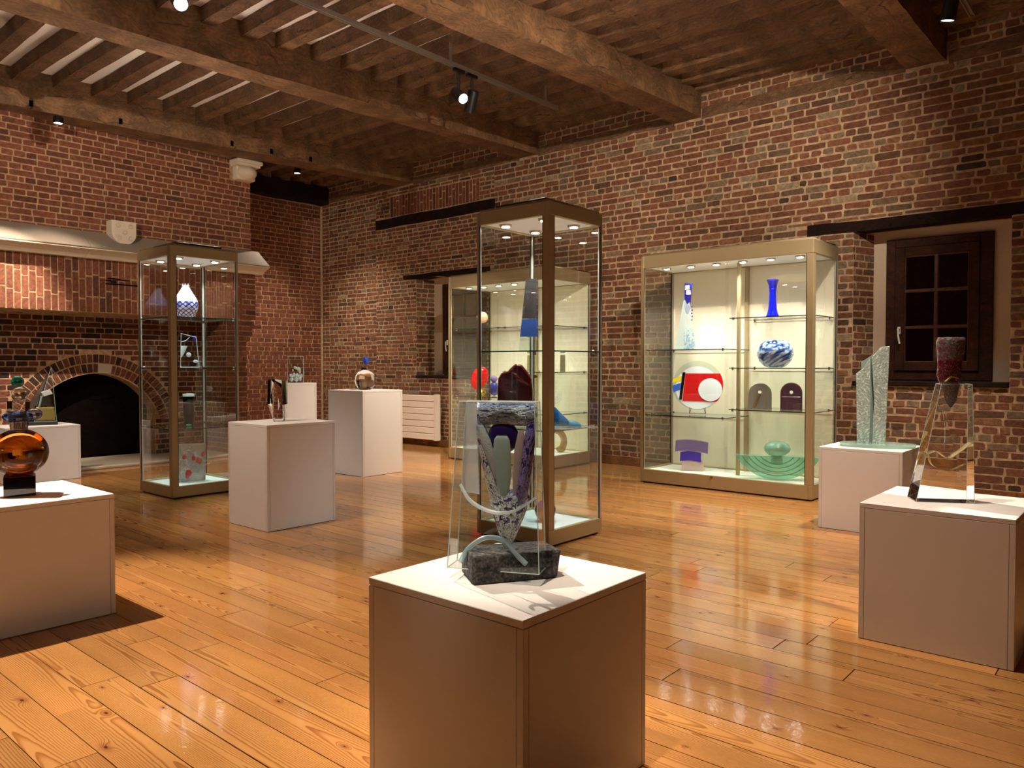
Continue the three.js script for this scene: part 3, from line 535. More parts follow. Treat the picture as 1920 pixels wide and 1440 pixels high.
// ------------------------------------------------------------------ showcases
const SHELF_T = 0.008;
function showcase(name, label, o) {                               // o: x0 x1 z0 z1 h base fascia shelves lamps back wide
  const w = o.x1 - o.x0, d = o.z1 - o.z0, cx = (o.x0 + o.x1) / 2, cz = (o.z0 + o.z1) / 2, a = w / 2, b = d / 2, H = o.h, B = o.base, Fh = o.fascia;
  const g = thing(name, label, 'showcase', [cx, 0, cz], 0, o.group);
  part(g, 'base', merge([rbox(-a, a, 0.012, B, b - 0.03, b, 0.003), rbox(-a, a, 0.012, B, -b, -b + 0.03, 0.003), rbox(-a, -a + 0.03, 0.012, B, -b + 0.03, b - 0.03, 0.003), rbox(a - 0.03, a, 0.012, B, -b + 0.03, b - 0.03, 0.003)]), M.gold, 'gold anodised base');
  part(g, 'plinth', box(-a + 0.02, a - 0.02, 0, B - 0.03, -b + 0.02, b - 0.02), M.gasket);
  part(g, 'deck', box(-a + 0.031, a - 0.031, B - 0.03, B - 0.012, -b + 0.031, b - 0.031), o.back ? M.caseWhite : M.deck, 'white display deck');
  // top: fascia with a chamfered cap
  part(g, 'fascia', merge([rbox(-a, a, H - Fh, H - 0.015, b - 0.03, b, 0.003), rbox(-a, a, H - Fh, H - 0.015, -b, -b + 0.03, 0.003), rbox(-a, -a + 0.03, H - Fh, H - 0.015, -b + 0.03, b - 0.03, 0.003), rbox(a - 0.03, a, H - Fh, H - 0.015, -b + 0.03, b - 0.03, 0.003)]), M.gold, 'gold anodised fascia');
  part(g, 'cap', metres(new THREE.CylinderGeometry(Math.SQRT1_2, Math.SQRT1_2 * 1.0, 1, 4).rotateY(Math.PI / 4).scale(w - 0.03, 0.016, d - 0.03).translate(0, H - 0.008, 0)), M.goldDark);
  part(g, 'lid_panel', box(-a + 0.031, a - 0.031, H - Fh + 0.008, H - 0.017, -b + 0.031, b - 0.031), M.caseWhite, 'white lamp panel');
  const posts = [[-1, 1, 0.05], [-1, -1, 0.022], [1, -1, 0.022], [1, 1, 0.022]];
  if (o.wide) posts[1][2] = 0.03, posts[0][2] = 0.055;
  for (const [sx, sz, t] of posts) {
    const x0 = sx < 0 ? -a : a - t, z0 = sz < 0 ? -b : b - t;
    const p = part(g, 'post', rbox(x0, x0 + t, B, H - Fh, z0, z0 + t, 0.003), t < 0.025 ? M.postSilver : M.gold);
    part(p, 'gasket', merge([box(sx < 0 ? -a + t : a - t - 0.004, sx < 0 ? -a + t + 0.004 : a - t, B, H - Fh, sz < 0 ? -b + 0.002 : b - 0.010, sz < 0 ? -b + 0.010 : b - 0.002), box(sx < 0 ? -a + 0.002 : a - 0.010, sx < 0 ? -a + 0.010 : a - 0.002, B, H - Fh, sz < 0 ? -b + t : b - t - 0.004, sz < 0 ? -b + t + 0.004 : b - t)]), M.gasket);
  }
  const pt = (s) => posts.find((p) => p[0] === s[0] && p[1] === s[1])[2];
  // panes: front and rear along z, sides along x
  for (const sz of [-1, 1]) part(g, 'glass_pane', box(-a + pt([-1, sz]) + 0.004, a - pt([1, sz]) - 0.004, B - 0.004, H - Fh + 0.004, sz * (b - 0.006) - 0.002, sz * (b - 0.006) + 0.002), M.pane);
  for (const sx of [-1, 1]) {
    const z0 = -b + pt([sx, -1]) + 0.004, z1 = b - pt([sx, 1]) - 0.004;
    if (o.back && sx > 0) part(g, 'back_panel', box(a - 0.016, a - 0.004, B, H - Fh, z0, z1), M.caseBack, 'cream back panel');
    else if (o.split) { part(g, 'glass_pane', box(-a + 0.004, -a + 0.008, B - 0.004, H - Fh + 0.004, z0, o.split - cz), M.pane); part(g, 'glass_pane', box(-a + 0.009, -a + 0.013, B - 0.004, H - Fh + 0.004, o.split - cz - 0.03, z1), M.pane); }
    else part(g, 'glass_pane', box(sx * (a - 0.006) - 0.002, sx * (a - 0.006) + 0.002, B - 0.004, H - Fh + 0.004, z0, z1), M.pane);
  }
  for (const [x, z, t] of o.uprights || []) part(g, 'upright', rbox(x - cx - t / 2, x - cx + t / 2, B - 0.012, H - Fh + 0.008, z - cz - t / 2, z - cz + t / 2, 0.002), M.gold);
  for (const [y, x0, x1, z0, z1] of o.shelves) {
    const s = part(g, 'shelf', box(x0 - cx, x1 - cx, y - SHELF_T, y, z0 - cz, z1 - cz), M.shelfGlass, 'clear glass shelf'), e = 0.0015;
    part(s, 'edge', merge([box(x0 - cx - e, x0 - cx, y - SHELF_T, y, z0 - cz, z1 - cz), box(x1 - cx, x1 - cx + e, y - SHELF_T, y, z0 - cz, z1 - cz), box(x0 - cx, x1 - cx, y - SHELF_T, y, z0 - cz - e, z0 - cz), box(x0 - cx, x1 - cx, y - SHELF_T, y, z1 - cz, z1 - cz + e)]), M.shelfEdge);
    part(s, 'clip', merge([[x0 + 0.012, z0 + 0.03], [x0 + 0.012, z1 - 0.03], [x1 - 0.012, z0 + 0.03], [x1 - 0.012, z1 - 0.03]].map(([x, z]) => rbox(x - cx - 0.012, x - cx + 0.012, y - 0.02, y + 0.008, z - cz - 0.007, z - cz + 0.007, 0.002))), M.chrome);
  }
  for (const [x, z] of o.lamps) {
    const y = H - Fh + 0.008, ring = part(g, 'downlight', lathe([[0.026, 0], [0.041, 0], [0.041, -0.004], [0.036, -0.012], [0.028, -0.014], [0.026, -0.003]], 24).translate(x - cx, y, z - cz), M.chrome);
    part(ring, 'lamp_glow', cyl(0.025, 0.020, 0.012, 20).translate(x - cx, y - 0.017, z - cz), M.caseGlow);
    const l = new THREE.SpotLight(o.back ? COOL : CRISP, o.cd * CASE_GAIN, 0, 0.98, 0.9, 2); l.castShadow = true; l.shadow.radius = 1.1; l.position.set(x, y - 0.024, z); l.target.position.set(x, 0, z); scene.add(l, l.target);
  }
  if (o.uplight) {                                                // indirect light for the plaster, lying on the cap
    const u = part(g, 'uplight', rbox(-0.2, 0.2, H, H + 0.03, -0.2, 0.2, 0.004), M.black, 'flat black uplight');
    part(u, 'lamp_glow', box(-0.185, 0.185, H + 0.03, H + 0.032, -0.185, 0.185), M.lampGlow);
    const l = new THREE.RectAreaLight(0xffe4d2, o.uplight, 0.37, 0.37); l.position.set(cx, H + 0.036, cz); l.lookAt(cx, 4, cz); scene.add(l);
  }
  if (o.lock) { const [x, y, z, s] = o.lock; part(g, 'lock', new THREE.CylinderGeometry(0.011, 0.011, 0.02, 16).rotateZ(s ? Math.PI / 2 : 0).rotateX(s ? 0 : Math.PI / 2).translate(x - cx, y, z - cz), M.brass); }
  return g;
}
const four = (o, k = 0.27) => [[-1, -1], [1, -1], [-1, 1], [1, 1]].map(([i, j]) => [(o.x0 + o.x1) / 2 + i * k * (o.x1 - o.x0), (o.z0 + o.z1) / 2 + j * k * (o.z1 - o.z0)]);
function tall(label, o, heights) {
  o.h = 2.05; o.base = 0.10; o.fascia = 0.095; o.lamps = four(o); o.shelves = heights.map((y) => [y, o.x0 + 0.014, o.x1 - 0.014, o.z0 + 0.014, o.z1 - 0.014]); o.cd = 3.4; o.group = 'tall glass showcases';
  return showcase('tall_showcase', label, o);
}
const CASE_L = { uplight: 26, x0: 2.855, x1: 3.44, z0: -6.63, z1: -6.04, lock: [2.865, 0.99, -6.60, 1] }, CASE_C = { uplight: 46, x0: 3.53, x1: 4.08, z0: -3.33, z1: -2.75, lock: [4.07, 1.0, -3.29, 1] }, CASE_O = { uplight: 30, x0: -0.25, x1: 0.35, z0: -6.3, z1: -5.7 };
tall('tall glass showcase with gold frame standing before the fireplace', CASE_L, [1.47, 1.056, 0.56]);
tall('tall glass showcase with gold frame in the centre of the room', CASE_C, [1.166, 0.69]);
tall('tall glass showcase left of the view, mirrored in the other panes', CASE_O, [1.36, 0.8]);
const wideLamps = (o, n) => Array.from({ length: n }, (_, k) => [o.x0 + 0.17, lerp(o.z0 + 0.17, o.z1 - 0.17, k / (n - 1))]);
const CAB_R = { x0: 6.10, x1: 6.68, z0: -3.69, z1: -2.13, h: 2.085, base: 0.125, fascia: 0.125, back: true, wide: true, split: -2.84, cd: 2.9, group: 'wide lit wall showcases' };
CAB_R.lamps = wideLamps(CAB_R, 6); CAB_R.uprights = [[6.36, -2.86, 0.028], [6.64, -2.91, 0.032]];
CAB_R.shelves = [[1.218, 6.17, 6.65, -3.67, -2.89], [0.622, 6.17, 6.65, -3.67, -2.89], [1.48, 6.17, 6.65, -2.86, -2.15], [1.055, 6.17, 6.65, -2.86, -2.15], [0.70, 6.17, 6.65, -2.86, -2.15]]; CAB_R.lock = [6.1, 0.112, -2.98, 1];
showcase('wide_showcase', 'wide lit showcase beside the window with red plate and blue vases', CAB_R);
const CAB_M = { x0: 6.20, x1: 6.92, z0: -6.30, z1: -4.82, h: 2.10, base: 0.135, fascia: 0.14, back: true, wide: true, split: -5.53, cd: 2.9, group: 'wide lit wall showcases' };
CAB_M.lamps = wideLamps(CAB_M, 6); CAB_M.uprights = [[6.88, -5.55, 0.03]];
CAB_M.shelves = [[1.49, 6.27, 6.89, -6.28, -5.57], [0.72, 6.27, 6.89, -6.28, -5.57], [1.49, 6.27, 6.89, -5.53, -4.84], [1.005, 6.27, 6.89, -5.53, -4.84], [0.56, 6.27, 6.89, -5.53, -4.84]];
showcase('wide_showcase', 'wide lit showcase before the far window, behind the central case', CAB_M);

// ------------------------------------------------------------------ glass sculptures
const G = {
  clear: phys({ color: 0xf4f9f9, roughness: 0, transmission: 1, thickness: 0, ior: 1.7 }),                                     // thin-walled look for blocks that hold colour
  crystal: phys({ color: 0xffffff, roughness: 0, transmission: 1, thickness: 0.1, ior: 1.5 }),
  amber: phys({ color: 0xffffff, roughness: 0, transmission: 1, thickness: 0.1, ior: 1.5, attenuationColor: new THREE.Color(0xe8882e), attenuationDistance: 0.13 }),
  smoke: phys({ color: 0xffffff, roughness: 0, transmission: 1, thickness: 0.1, ior: 1.5, attenuationColor: new THREE.Color(0x6c7268), attenuationDistance: 0.03 }),
  night: phys({ color: 0x0a0908, roughness: 0.06, clearcoat: 1 }),
  blueLens: phys({ color: 0xffffff, roughness: 0.02, transmission: 1, thickness: 0.05, ior: 1.5, attenuationColor: new THREE.Color(0x8fb4ff), attenuationDistance: 0.06 }),
  teal: phys({ color: 0xffffff, roughness: 0, transmission: 1, thickness: 0.05, ior: 1.6, attenuationColor: new THREE.Color(0x1fb0b4), attenuationDistance: 0.04 }),
  blueGem: phys({ color: 0x3a63d8, roughness: 0.05, clearcoat: 1, transmission: 0.5, thickness: 0.05, attenuationColor: new THREE.Color(0x2f58d8), attenuationDistance: 0.04 }),
  edge: phys({ color: 0xe6f2f0, roughness: 0.12, transmission: 0.45, thickness: 0, clearcoat: 1 }),
  film: phys({ color: 0xfafcff, roughness: 0.45, transmission: 0.6, thickness: 0, iridescence: 1, iridescenceIOR: 2.0, iridescenceThicknessRange: [320, 520], side: THREE.DoubleSide }),
  frost: phys({ color: 0xf4faf8, roughness: 0.8, clearcoat: 0.6, transmission: 0.5, thickness: 0 }),
  veil: phys({ color: 0xf6fbfc, roughness: 0.5, transmission: 0.65, thickness: 0, side: THREE.DoubleSide }),
  iceBlue: phys({ color: 0xe2f2f6, roughness: 0.4, clearcoat: 0.8, transmission: 0.72, thickness: 0 }),
  milk: phys({ color: 0xf4f6fa, roughness: 0.6, transmission: 0.3, thickness: 0 }),
  purple: phys({ color: 0x23154f, roughness: 0.15, clearcoat: 1 }),
  ruby: phys({ color: 0x3c060e, roughness: 0.12, clearcoat: 1 }),
  red: phys({ color: 0xc3161c, roughness: 0.15, clearcoat: 1 }),
  azure: phys({ color: 0x0f5f9e, roughness: 0.1, clearcoat: 1, transmission: 0.35, thickness: 0 }),
  cobalt: phys({ color: 0x1526c8, roughness: 0.08, clearcoat: 1, transmission: 0.25, thickness: 0 }),
  indigo: phys({ color: 0x2a2f78, roughness: 0.15, clearcoat: 1 }), lilac: phys({ color: 0x8d78b6, roughness: 0.12, clearcoat: 1, transmission: 0.3, thickness: 0 }),
  royal: phys({ color: 0x2a22b0, roughness: 0.1, clearcoat: 1 }), blush: phys({ color: 0xf0dcd8, roughness: 0.1, transmission: 0.6, thickness: 0 }),
  plum: phys({ color: 0x52303f, roughness: 0.35, clearcoat: 0.4 }), fog: phys({ color: 0xaaa7a2, roughness: 0.3, transmission: 0.3, thickness: 0 }),
  seaGlass: phys({ color: 0xc4efe2, roughness: 0.12, transmission: 0.78, thickness: 0, side: THREE.DoubleSide }), seaSolid: phys({ color: 0xa2d9c8, roughness: 0.2, transmission: 0.35, thickness: 0, clearcoat: 1 }),
  gold: phys({ color: 0xb49a55, roughness: 0.35, metalness: 0.35, clearcoat: 0.6 }), goldVeil: phys({ color: 0xe8d79a, roughness: 0.25, transmission: 0.6, thickness: 0, side: THREE.DoubleSide }),
  honey: phys({ color: 0xc9a45a, roughness: 0.12, transmission: 0.45, thickness: 0, clearcoat: 1 }),
  slate: std({ color: 0x2b2b2d, roughness: 0.8, bumpMap: speckBump, bumpScale: 0.003 }),
  rock: std({ map: texture(256, 256, (x, y, o) => { const k = 0.55 + 0.5 * torusFbm(x / 256, y / 256, 5, 3, 4) + 0.55 * torus(x / 256, y / 256, 30, 8); o[0] = k; o[1] = k * 0.98; o[2] = k * 0.97; }, true), color: 0x7d7774, roughness: 0.9, bumpMap: speckBump, bumpScale: 0.012 }),
  wire: std({ color: 0x4c4c4c, roughness: 0.3, metalness: 1 }),
};
function sculpture(name, label, category, x, y, z, turn) { return thing(name, label, category, [x, y + 0.0008, z], turn); }
// lofted form: rings of [y, cx, cz, rx, rz]
function loft(rings, n = 28, wob = 0) {
  const pos = [], idx = [], uv = [];
  rings.forEach(([y, cx, cz, rx, rz], k) => { for (let i = 0; i <= n; i++) { const t = i / n * Math.PI * 2, w = 1 + wob * n3(Math.cos(t) * 1.4, Math.sin(t) * 1.4, y * 14); pos.push(cx + Math.cos(t) * rx * w, y, cz + Math.sin(t) * rz * w); uv.push(i / n, k / (rings.length - 1)); } });
  for (let k = 0; k < rings.length - 1; k++) for (let i = 0; i < n; i++) { const a = k * (n + 1) + i, b = a + n + 1; idx.push(a, b, a + 1, a + 1, b, b + 1); }
  for (const [k, up] of [[0, 0], [rings.length - 1, 1]]) { const c = pos.length / 3, r = rings[k]; pos.push(r[1], r[0], r[2]); uv.push(0.5, up); for (let i = 0; i < n; i++) { const a = k * (n + 1) + i; up ? idx.push(c, a + 1, a) : idx.push(c, a, a + 1); } }
  const g = new THREE.BufferGeometry(); g.setAttribute('position', new THREE.Float32BufferAttribute(pos, 3)); g.setAttribute('uv', new THREE.Float32BufferAttribute(uv, 2)); g.setIndex(idx); g.computeVertexNormals(); return g;
}
const frustum = (bx0, bx1, bz0, bz1, tx0, tx1, tz0, tz1, h, y = 0, dh = 0) => convex([[bx0, y, bz0], [bx1, y, bz0], [bx1, y, bz1], [bx0, y, bz1], [tx0, y + h, tz0], [tx1, y + h - dh, tz0], [tx1, y + h - dh, tz1], [tx0, y + h, tz1]]);
const ball = (r, x = 0, y = 0, z = 0, sx = 1, sy = 1, sz = 1, n = 40) => new THREE.SphereGeometry(r, n, n * 0.6 | 0).scale(sx, sy, sz).translate(x, y, z);
function boulder(w, h, d, amp, seed, seg = 10, f = 14) { return metres(smoothWarp(new RoundedBoxGeometry(w, h, d, seg, Math.min(w, h, d) * 0.12), (v) => { const k = amp * fbm(v.x * f + seed, v.y * f, v.z * f, 3); const q = v.clone().normalize(); v.addScaledVector(q, k); v.x += amp * 0.6 * n3(v.y * f * 2, v.z * f, seed); })); }
function ribbon(pts, w, th = 0.003, axis = V3(0, 0, 1), n = 40) {   // a thin band along a curve, as wide as w along axis
  const c = new THREE.CatmullRomCurve3(pts.map((p) => V3(...p))), s = new THREE.Shape([[-w / 2, -th / 2], [w / 2, -th / 2], [w / 2, th / 2], [-w / 2, th / 2]].map((p) => new THREE.Vector2(...p)));
  const pos = [], idx = []; for (let i = 0; i <= n; i++) { const p = c.getPoint(i / n), t = c.getTangent(i / n), nn = t.clone().cross(axis).normalize(), ww = typeof w === 'function' ? w(i / n) : w; for (const [a, b] of [[-1, -1], [1, -1], [1, 1], [-1, 1]]) { const q = p.clone().addScaledVector(axis, a * ww / 2).addScaledVector(nn, b * th / 2); pos.push(q.x, q.y, q.z); } }
  for (let i = 0; i < n; i++) for (let k = 0; k < 4; k++) { const a = i * 4 + k, b = i * 4 + (k + 1) % 4; idx.push(a, b, a + 4, b, b + 4, a + 4); }
  idx.push(0, 2, 1, 0, 3, 2); const e = n * 4; idx.push(e, e + 1, e + 2, e, e + 2, e + 3);
  const g = new THREE.BufferGeometry(); g.setAttribute('position', new THREE.Float32BufferAttribute(pos, 3)); g.setIndex(idx); const r = g.toNonIndexed(); r.computeVertexNormals(); return r;
}
function edged(parent, pts, body, label, edges, r = 0.0014) {      // a clear block given by its corners, with polished edges
  const b = part(parent, 'glass_body', convex(pts), body, label);
  const rods = edges.map(([i, j]) => { const a = V3(...pts[i]), d = V3(...pts[j]).sub(a), L = d.length(); return new THREE.CylinderGeometry(r, r, L, 6).translate(0, L / 2, 0).applyQuaternion(new THREE.Quaternion().setFromUnitVectors(V3(0, 1, 0), d.normalize())).translate(a.x, a.y, a.z); });
  part(b, 'polished_edge', merge(rods), G.edge); return b;
}
const BLOCK = [[0, 1], [1, 2], [2, 3], [3, 0], [4, 5], [5, 6], [6, 7], [7, 4], [0, 4], [1, 5], [2, 6], [3, 7]];
const uvless = (g) => { if (!g.attributes.uv) g.setAttribute('uv', new THREE.Float32BufferAttribute(new Float32Array(g.attributes.position.count * 2), 2)); return g; };

{ // clear wedge on a dark rock, the front piece
  const g = sculpture('wedge_sculpture', 'clear glass wedge with speckled black and purple core on a dark rock', 'sculpture', 1.515, 0.522, -1.325, face(955));
  const rock = part(g, 'rock_base', boulder(0.235, 0.075, 0.125, 0.016, 3.1, 14, 16).rotateY(0.30).translate(0.012, 0.036, 0.0), G.rock, 'rough dark grey stone base');
  const block = new THREE.Group(); block.name = 'glass_block'; block.position.set(-0.018, 0.03, 0.03); block.rotation.y = -0.28; g.add(block);
  edged(block, [[-0.128, 0, -0.036], [0.118, 0, -0.036], [0.118, 0, 0.04], [-0.128, 0, 0.04], [-0.098, 0.432, -0.026], [0.103, 0.432, -0.026], [0.103, 0.432, 0.03], [-0.098, 0.432, 0.03]], G.clear, 'clear tapering glass block', BLOCK);
  part(block, 'left_facet', convex([[-0.112, 0.19, -0.026], [-0.050, 0.19, 0.012], [-0.097, 0.426, -0.02], [-0.058, 0.426, 0.01], [-0.112, 0.19, -0.029], [-0.050, 0.19, 0.009], [-0.097, 0.426, -0.023], [-0.058, 0.426, 0.007]]), G.film, 'pearly shimmering facet');
  const net = texture(512, 512, (x, y, o) => {
    const u = x / 512, v = y / 512, w = 0.35 * torusFbm(u, v, 3, 5, 2), a = Math.abs(torus(u + w * 0.08, v * 0.5 + w * 0.05, 6.5, 3)), line = 1 - sstep(0.05, 0.11, a);
    const top = sstep(0.80, 0.9, v), mid = sstep(0.30, 0.52, v), drift = torusFbm(u, v, 2, 9, 3);
    let k = 1 - line * 0.97; let R = 0.88 - 0.85 * (1 - k), Gg = 0.87 - 0.85 * (1 - k), B = 0.84 - 0.83 * (1 - k);
    const smear = sstep(0.05, 0.3, drift) * mid * (1 - top); R = lerp(R, 0.62, smear); Gg = lerp(Gg, 0.66, smear); B = lerp(B, 0.60, smear);
    const pur = sstep(0.02, 0.16, -drift - 0.02) * mid; R = lerp(R, 0.16, pur * 0.75); Gg = lerp(Gg, 0.11, pur * 0.75); B = lerp(B, 0.34, pur * 0.75);
    const blue = top; R = lerp(R, R * 0.75 + 0.08, blue); Gg = lerp(Gg, Gg * 0.85 + 0.08, blue); B = lerp(B, B * 0.9 + 0.16, blue);
    o[0] = R; o[1] = Gg; o[2] = B;
  }, true);
  const core = phys({ map: net, roughness: 0.25, clearcoat: 0.8, bumpMap: speckBump, bumpScale: 0.002 });
  // the core is a claw: a banded rim, blades that meet in a pointed foot, a dome and a tongue between them
  part(block, 'speckled_rim', loft([[0.372, 0.020, 0, 0.070, 0.010], [0.385, 0.021, 0, 0.080, 0.019], [0.405, 0.021, 0, 0.0815, 0.022], [0.428, 0.021, 0, 0.0805, 0.021]], 44, 0.06), phys({ map: net, color: 0xe0e8f8, roughness: 0.2, clearcoat: 0.8, bumpMap: speckBump, bumpScale: 0.003 }), 'blue grey speckled rim');
  part(block, 'speckled_foot', loft([[0.050, 0.022, 0, 0.007, 0.004], [0.075, 0.024, 0, 0.018, 0.008], [0.11, 0.026, 0, 0.032, 0.013], [0.15, 0.028, 0, 0.046, 0.017], [0.185, 0.028, 0, 0.055, 0.019], [0.205, 0.028, 0, 0.050, 0.012]], 40, 0.05), core, 'black and white net patterned foot');
  part(block, 'left_blade', loft([[0.17, 0.000, 0.002, 0.020, 0.014], [0.22, -0.012, 0.004, 0.021, 0.015], [0.28, -0.026, 0.006, 0.020, 0.014], [0.335, -0.039, 0.006, 0.018, 0.012], [0.376, -0.050, 0.002, 0.012, 0.008]], 24, 0.12), core, 'black and white streaked blade');
  part(block, 'left_blade', loft([[0.235, -0.002, 0.016, 0.007, 0.005], [0.285, -0.015, 0.019, 0.013, 0.006], [0.335, -0.031, 0.018, 0.014, 0.006], [0.372, -0.047, 0.012, 0.008, 0.004]], 18, 0.08), phys({ color: 0xb2b3ab, roughness: 0.4, clearcoat: 0.5, bumpMap: speckBump, bumpScale: 0.003 }), 'grey blade');
  part(block, 'right_blade', loft([[0.17, 0.056, 0.002, 0.020, 0.014], [0.22, 0.066, 0.004, 0.018, 0.014], [0.28, 0.076, 0.006, 0.017, 0.013], [0.335, 0.084, 0.006, 0.016, 0.012], [0.378, 0.090, 0.002, 0.012, 0.009]], 24, 0.12), phys({ map: net, color: 0xa98fce, roughness: 0.25, clearcoat: 0.8 }), 'violet streaked blade');
  part(block, 'right_blade', loft([[0.19, 0.047, 0.010, 0.006, 0.004], [0.25, 0.052, 0.012, 0.011, 0.005], [0.31, 0.058, 0.014, 0.012, 0.005], [0.36, 0.064, 0.010, 0.008, 0.004]], 18, 0.1), phys({ color: 0xc9b3ad, roughness: 0.2, clearcoat: 0.8, transmission: 0.3, thickness: 0 }), 'rosy grey blade');
  part(block, 'purple_dome', ball(0.042, 0.014, 0.340, 0.004, 1.0, 1.0, 0.35), G.purple, 'deep purple dome');
  part(block, 'grey_tongue', loft([[0.19, 0.018, 0.012, 0.012, 0.006], [0.24, 0.016, 0.016, 0.022, 0.007], [0.30, 0.014, 0.019, 0.024, 0.007], [0.335, 0.014, 0.019, 0.021, 0.006], [0.345, 0.014, 0.018, 0.014, 0.004]], 22, 0.05), phys({ color: 0xb9cabf, roughness: 0.15, clearcoat: 1, transmission: 0.25, thickness: 0 }), 'grey green tongue');
  part(block, 'veil', uvless(ribbon([[-0.10, 0.215, 0.018], [-0.07, 0.175, 0.024], [-0.01, 0.150, 0.03], [0.05, 0.155, 0.03], [0.105, 0.19, 0.024]], (t) => 0.004 + 0.012 * Math.sin(t * Math.PI), 0.006)), G.veil, 'milky glass veil');
  part(block, 'blue_arc', uvless(tube([[-0.10, 0.012, 0.02], [-0.075, 0.05, 0.016], [-0.03, 0.078, 0.012], [0.02, 0.072, 0.012], [0.045, 0.045, 0.014], [0.08, 0.018, 0.02]], 0.0065, 36, 10)), G.iceBlue, 'pale blue glass arc');
}
{ // amber disc stack on the left pedestal
  const g = sculpture('stacked_sculpture', 'stacked glass sculpture with a large amber disc on a black cube', 'sculpture', 1.105, 0.522, -3.74, face(45));
  part(g, 'black_cube', rbox(-0.058, 0.058, 0, 0.083, -0.058, 0.058, 0.002), G.night, 'black glass cube');
  part(g, 'amber_disc', ball(0.11, 0, 0.083 + 0.098, 0, 1, 0.93, 0.6, 64), G.amber, 'large amber glass disc');
  part(g, 'clear_prism', cyl(0.036, 0.042, 0.045, 6, 0.272), G.crystal);
  part(g, 'blue_lens', ball(0.05, -0.004, 0.335, 0, 1.15, 0.48, 0.9, 40), G.blueLens, 'blue glass lens');
  part(g, 'blue_lens', ball(0.027, 0.055, 0.345, 0.01, 1.2, 0.9, 0.7, 32), G.blueLens, 'small blue glass lens');
  part(g, 'clear_cube', rbox(-0.032, 0.032, 0, 0.05, -0.03, 0.03, 0.002).rotateY(0.5).translate(0, 0.352, 0), G.crystal);
  part(g, 'clear_ball', ball(0.031, 0.004, 0.430, 0, 1, 1, 1, 40), G.crystal);
  part(g, 'teal_gem', plain(new THREE.IcosahedronGeometry(0.025, 2)).translate(-0.002, 0.484, 0), G.teal, 'teal faceted glass ball');
}
{ // spire with gold, before the fireplace
  const g = sculpture('spire_sculpture', 'tall pointed glass spire with gold base on a dark slab', 'sculpture', 2.57, 0.512, -8.12, face(84));
  part(g, 'slab', rbox(-0.17, 0.15, 0, 0.03, -0.09, 0.09, 0.004), G.slate, 'dark stone slab');
  part(g, 'black_blade', convex([[-0.17, 0.031, -0.05], [-0.05, 0.031, -0.06], [-0.05, 0.031, -0.03], [-0.17, 0.031, -0.02], [0.098, 0.53, -0.03], [0.104, 0.53, -0.02]]), G.night, 'black glass blade');
  edged(g, [[-0.04, 0.031, 0.06], [0.14, 0.031, 0.06], [0.14, 0.031, -0.02], [-0.04, 0.031, -0.02], [0.1, 0.536, 0.006], [0.106, 0.536, 0.006], [0.106, 0.536, 0], [0.1, 0.536, 0]], G.clear, 'clear glass spire', BLOCK, 0.002);
  part(g, 'gold_core', smoothWarp(new THREE.BoxGeometry(0.15, 0.13, 0.05, 10, 8, 4), (v) => { v.y += 0.012 * n3(v.x * 30, 2, v.z * 30); v.x += 0.008 * n3(v.y * 30, 4, 1); }).translate(0.052, 0.10, 0.02), G.gold, 'rough gold core');
  part(g, 'blue_stem', uvless(tube([[0.0, 0.165, 0.02], [0.012, 0.22, 0.02], [0.02, 0.275, 0.02]], 0.010, 16, 10)), G.iceBlue, 'pale blue stem');
  part(g, 'bubble_mass', boulder(0.075, 0.045, 0.04, 0.02, 5, 8, 40).rotateZ(0.35).translate(0.062, 0.30, 0.018), G.frost, 'frosted bubbly glass');
}
{ // faceted grey wedge
  const g = sculpture('faceted_sculpture', 'faceted clear and smoky grey glass column', 'sculpture', 2.935, 0.692, -4.65, face(520));
  part(g, 'clear_column', convex([[-0.028, 0, 0.035], [0.034, 0, 0.04], [0.05, 0, -0.03], [-0.02, 0, -0.04], [-0.062, 0.10, 0.02], [-0.058, 0.285, 0.0], [-0.02, 0.29, 0.035], [0.026, 0.283, 0.03], [0.05, 0.20, -0.03], [-0.03, 0.285, -0.03]]), G.crystal, 'clear faceted column');
  part(g, 'smoky_blade', convex([[-0.067, 0.12, 0.012], [-0.064, 0.282, -0.01], [-0.045, 0.286, 0.024], [-0.050, 0.12, 0.032]]), G.night, 'black edge');
  part(g, 'smoky_block', convex([[0.028, 0.115, 0.042], [0.064, 0.115, 0.0], [0.064, 0.282, 0.0], [0.030, 0.28, 0.036], [0.056, 0.115, 0.03], [0.054, 0.28, 0.028], [0.048, 0.115, -0.03]]), G.smoke, 'smoky grey block');
}
{ // crystal bottle
  const g = sculpture('crystal_bottle', 'round crystal bottle with a blue pointed stopper', 'bottle', 4.865, 0.829, -6.13, face(685));
  part(g, 'body', lathe([[0, 0], [0.05, 0], [0.075, 0.014], [0.098, 0.05], [0.106, 0.092], [0.1, 0.135], [0.08, 0.172], [0.05, 0.196], [0.03, 0.204], [0, 0.204]], 64), G.crystal, 'clear round body');
  part(g, 'collar', frustum(-0.04, 0.02, -0.03, 0.03, -0.032, 0.012, -0.022, 0.022, 0.022, 0.2), G.night, 'dark collar');
  part(g, 'neck', frustum(-0.026, 0.03, -0.022, 0.022, -0.018, 0.034, -0.018, 0.018, 0.045, 0.212), G.crystal);
  part(g, 'stopper', convex([[-0.026, 0.27, 0], [0.006, 0.257, 0.03], [0.04, 0.27, 0], [0.006, 0.257, -0.03], [-0.012, 0.325, 0], [0.0, 0.338, 0], [0.034, 0.318, 0.0], [0.01, 0.30, 0.026]]), G.blueGem, 'blue faceted stopper');
}
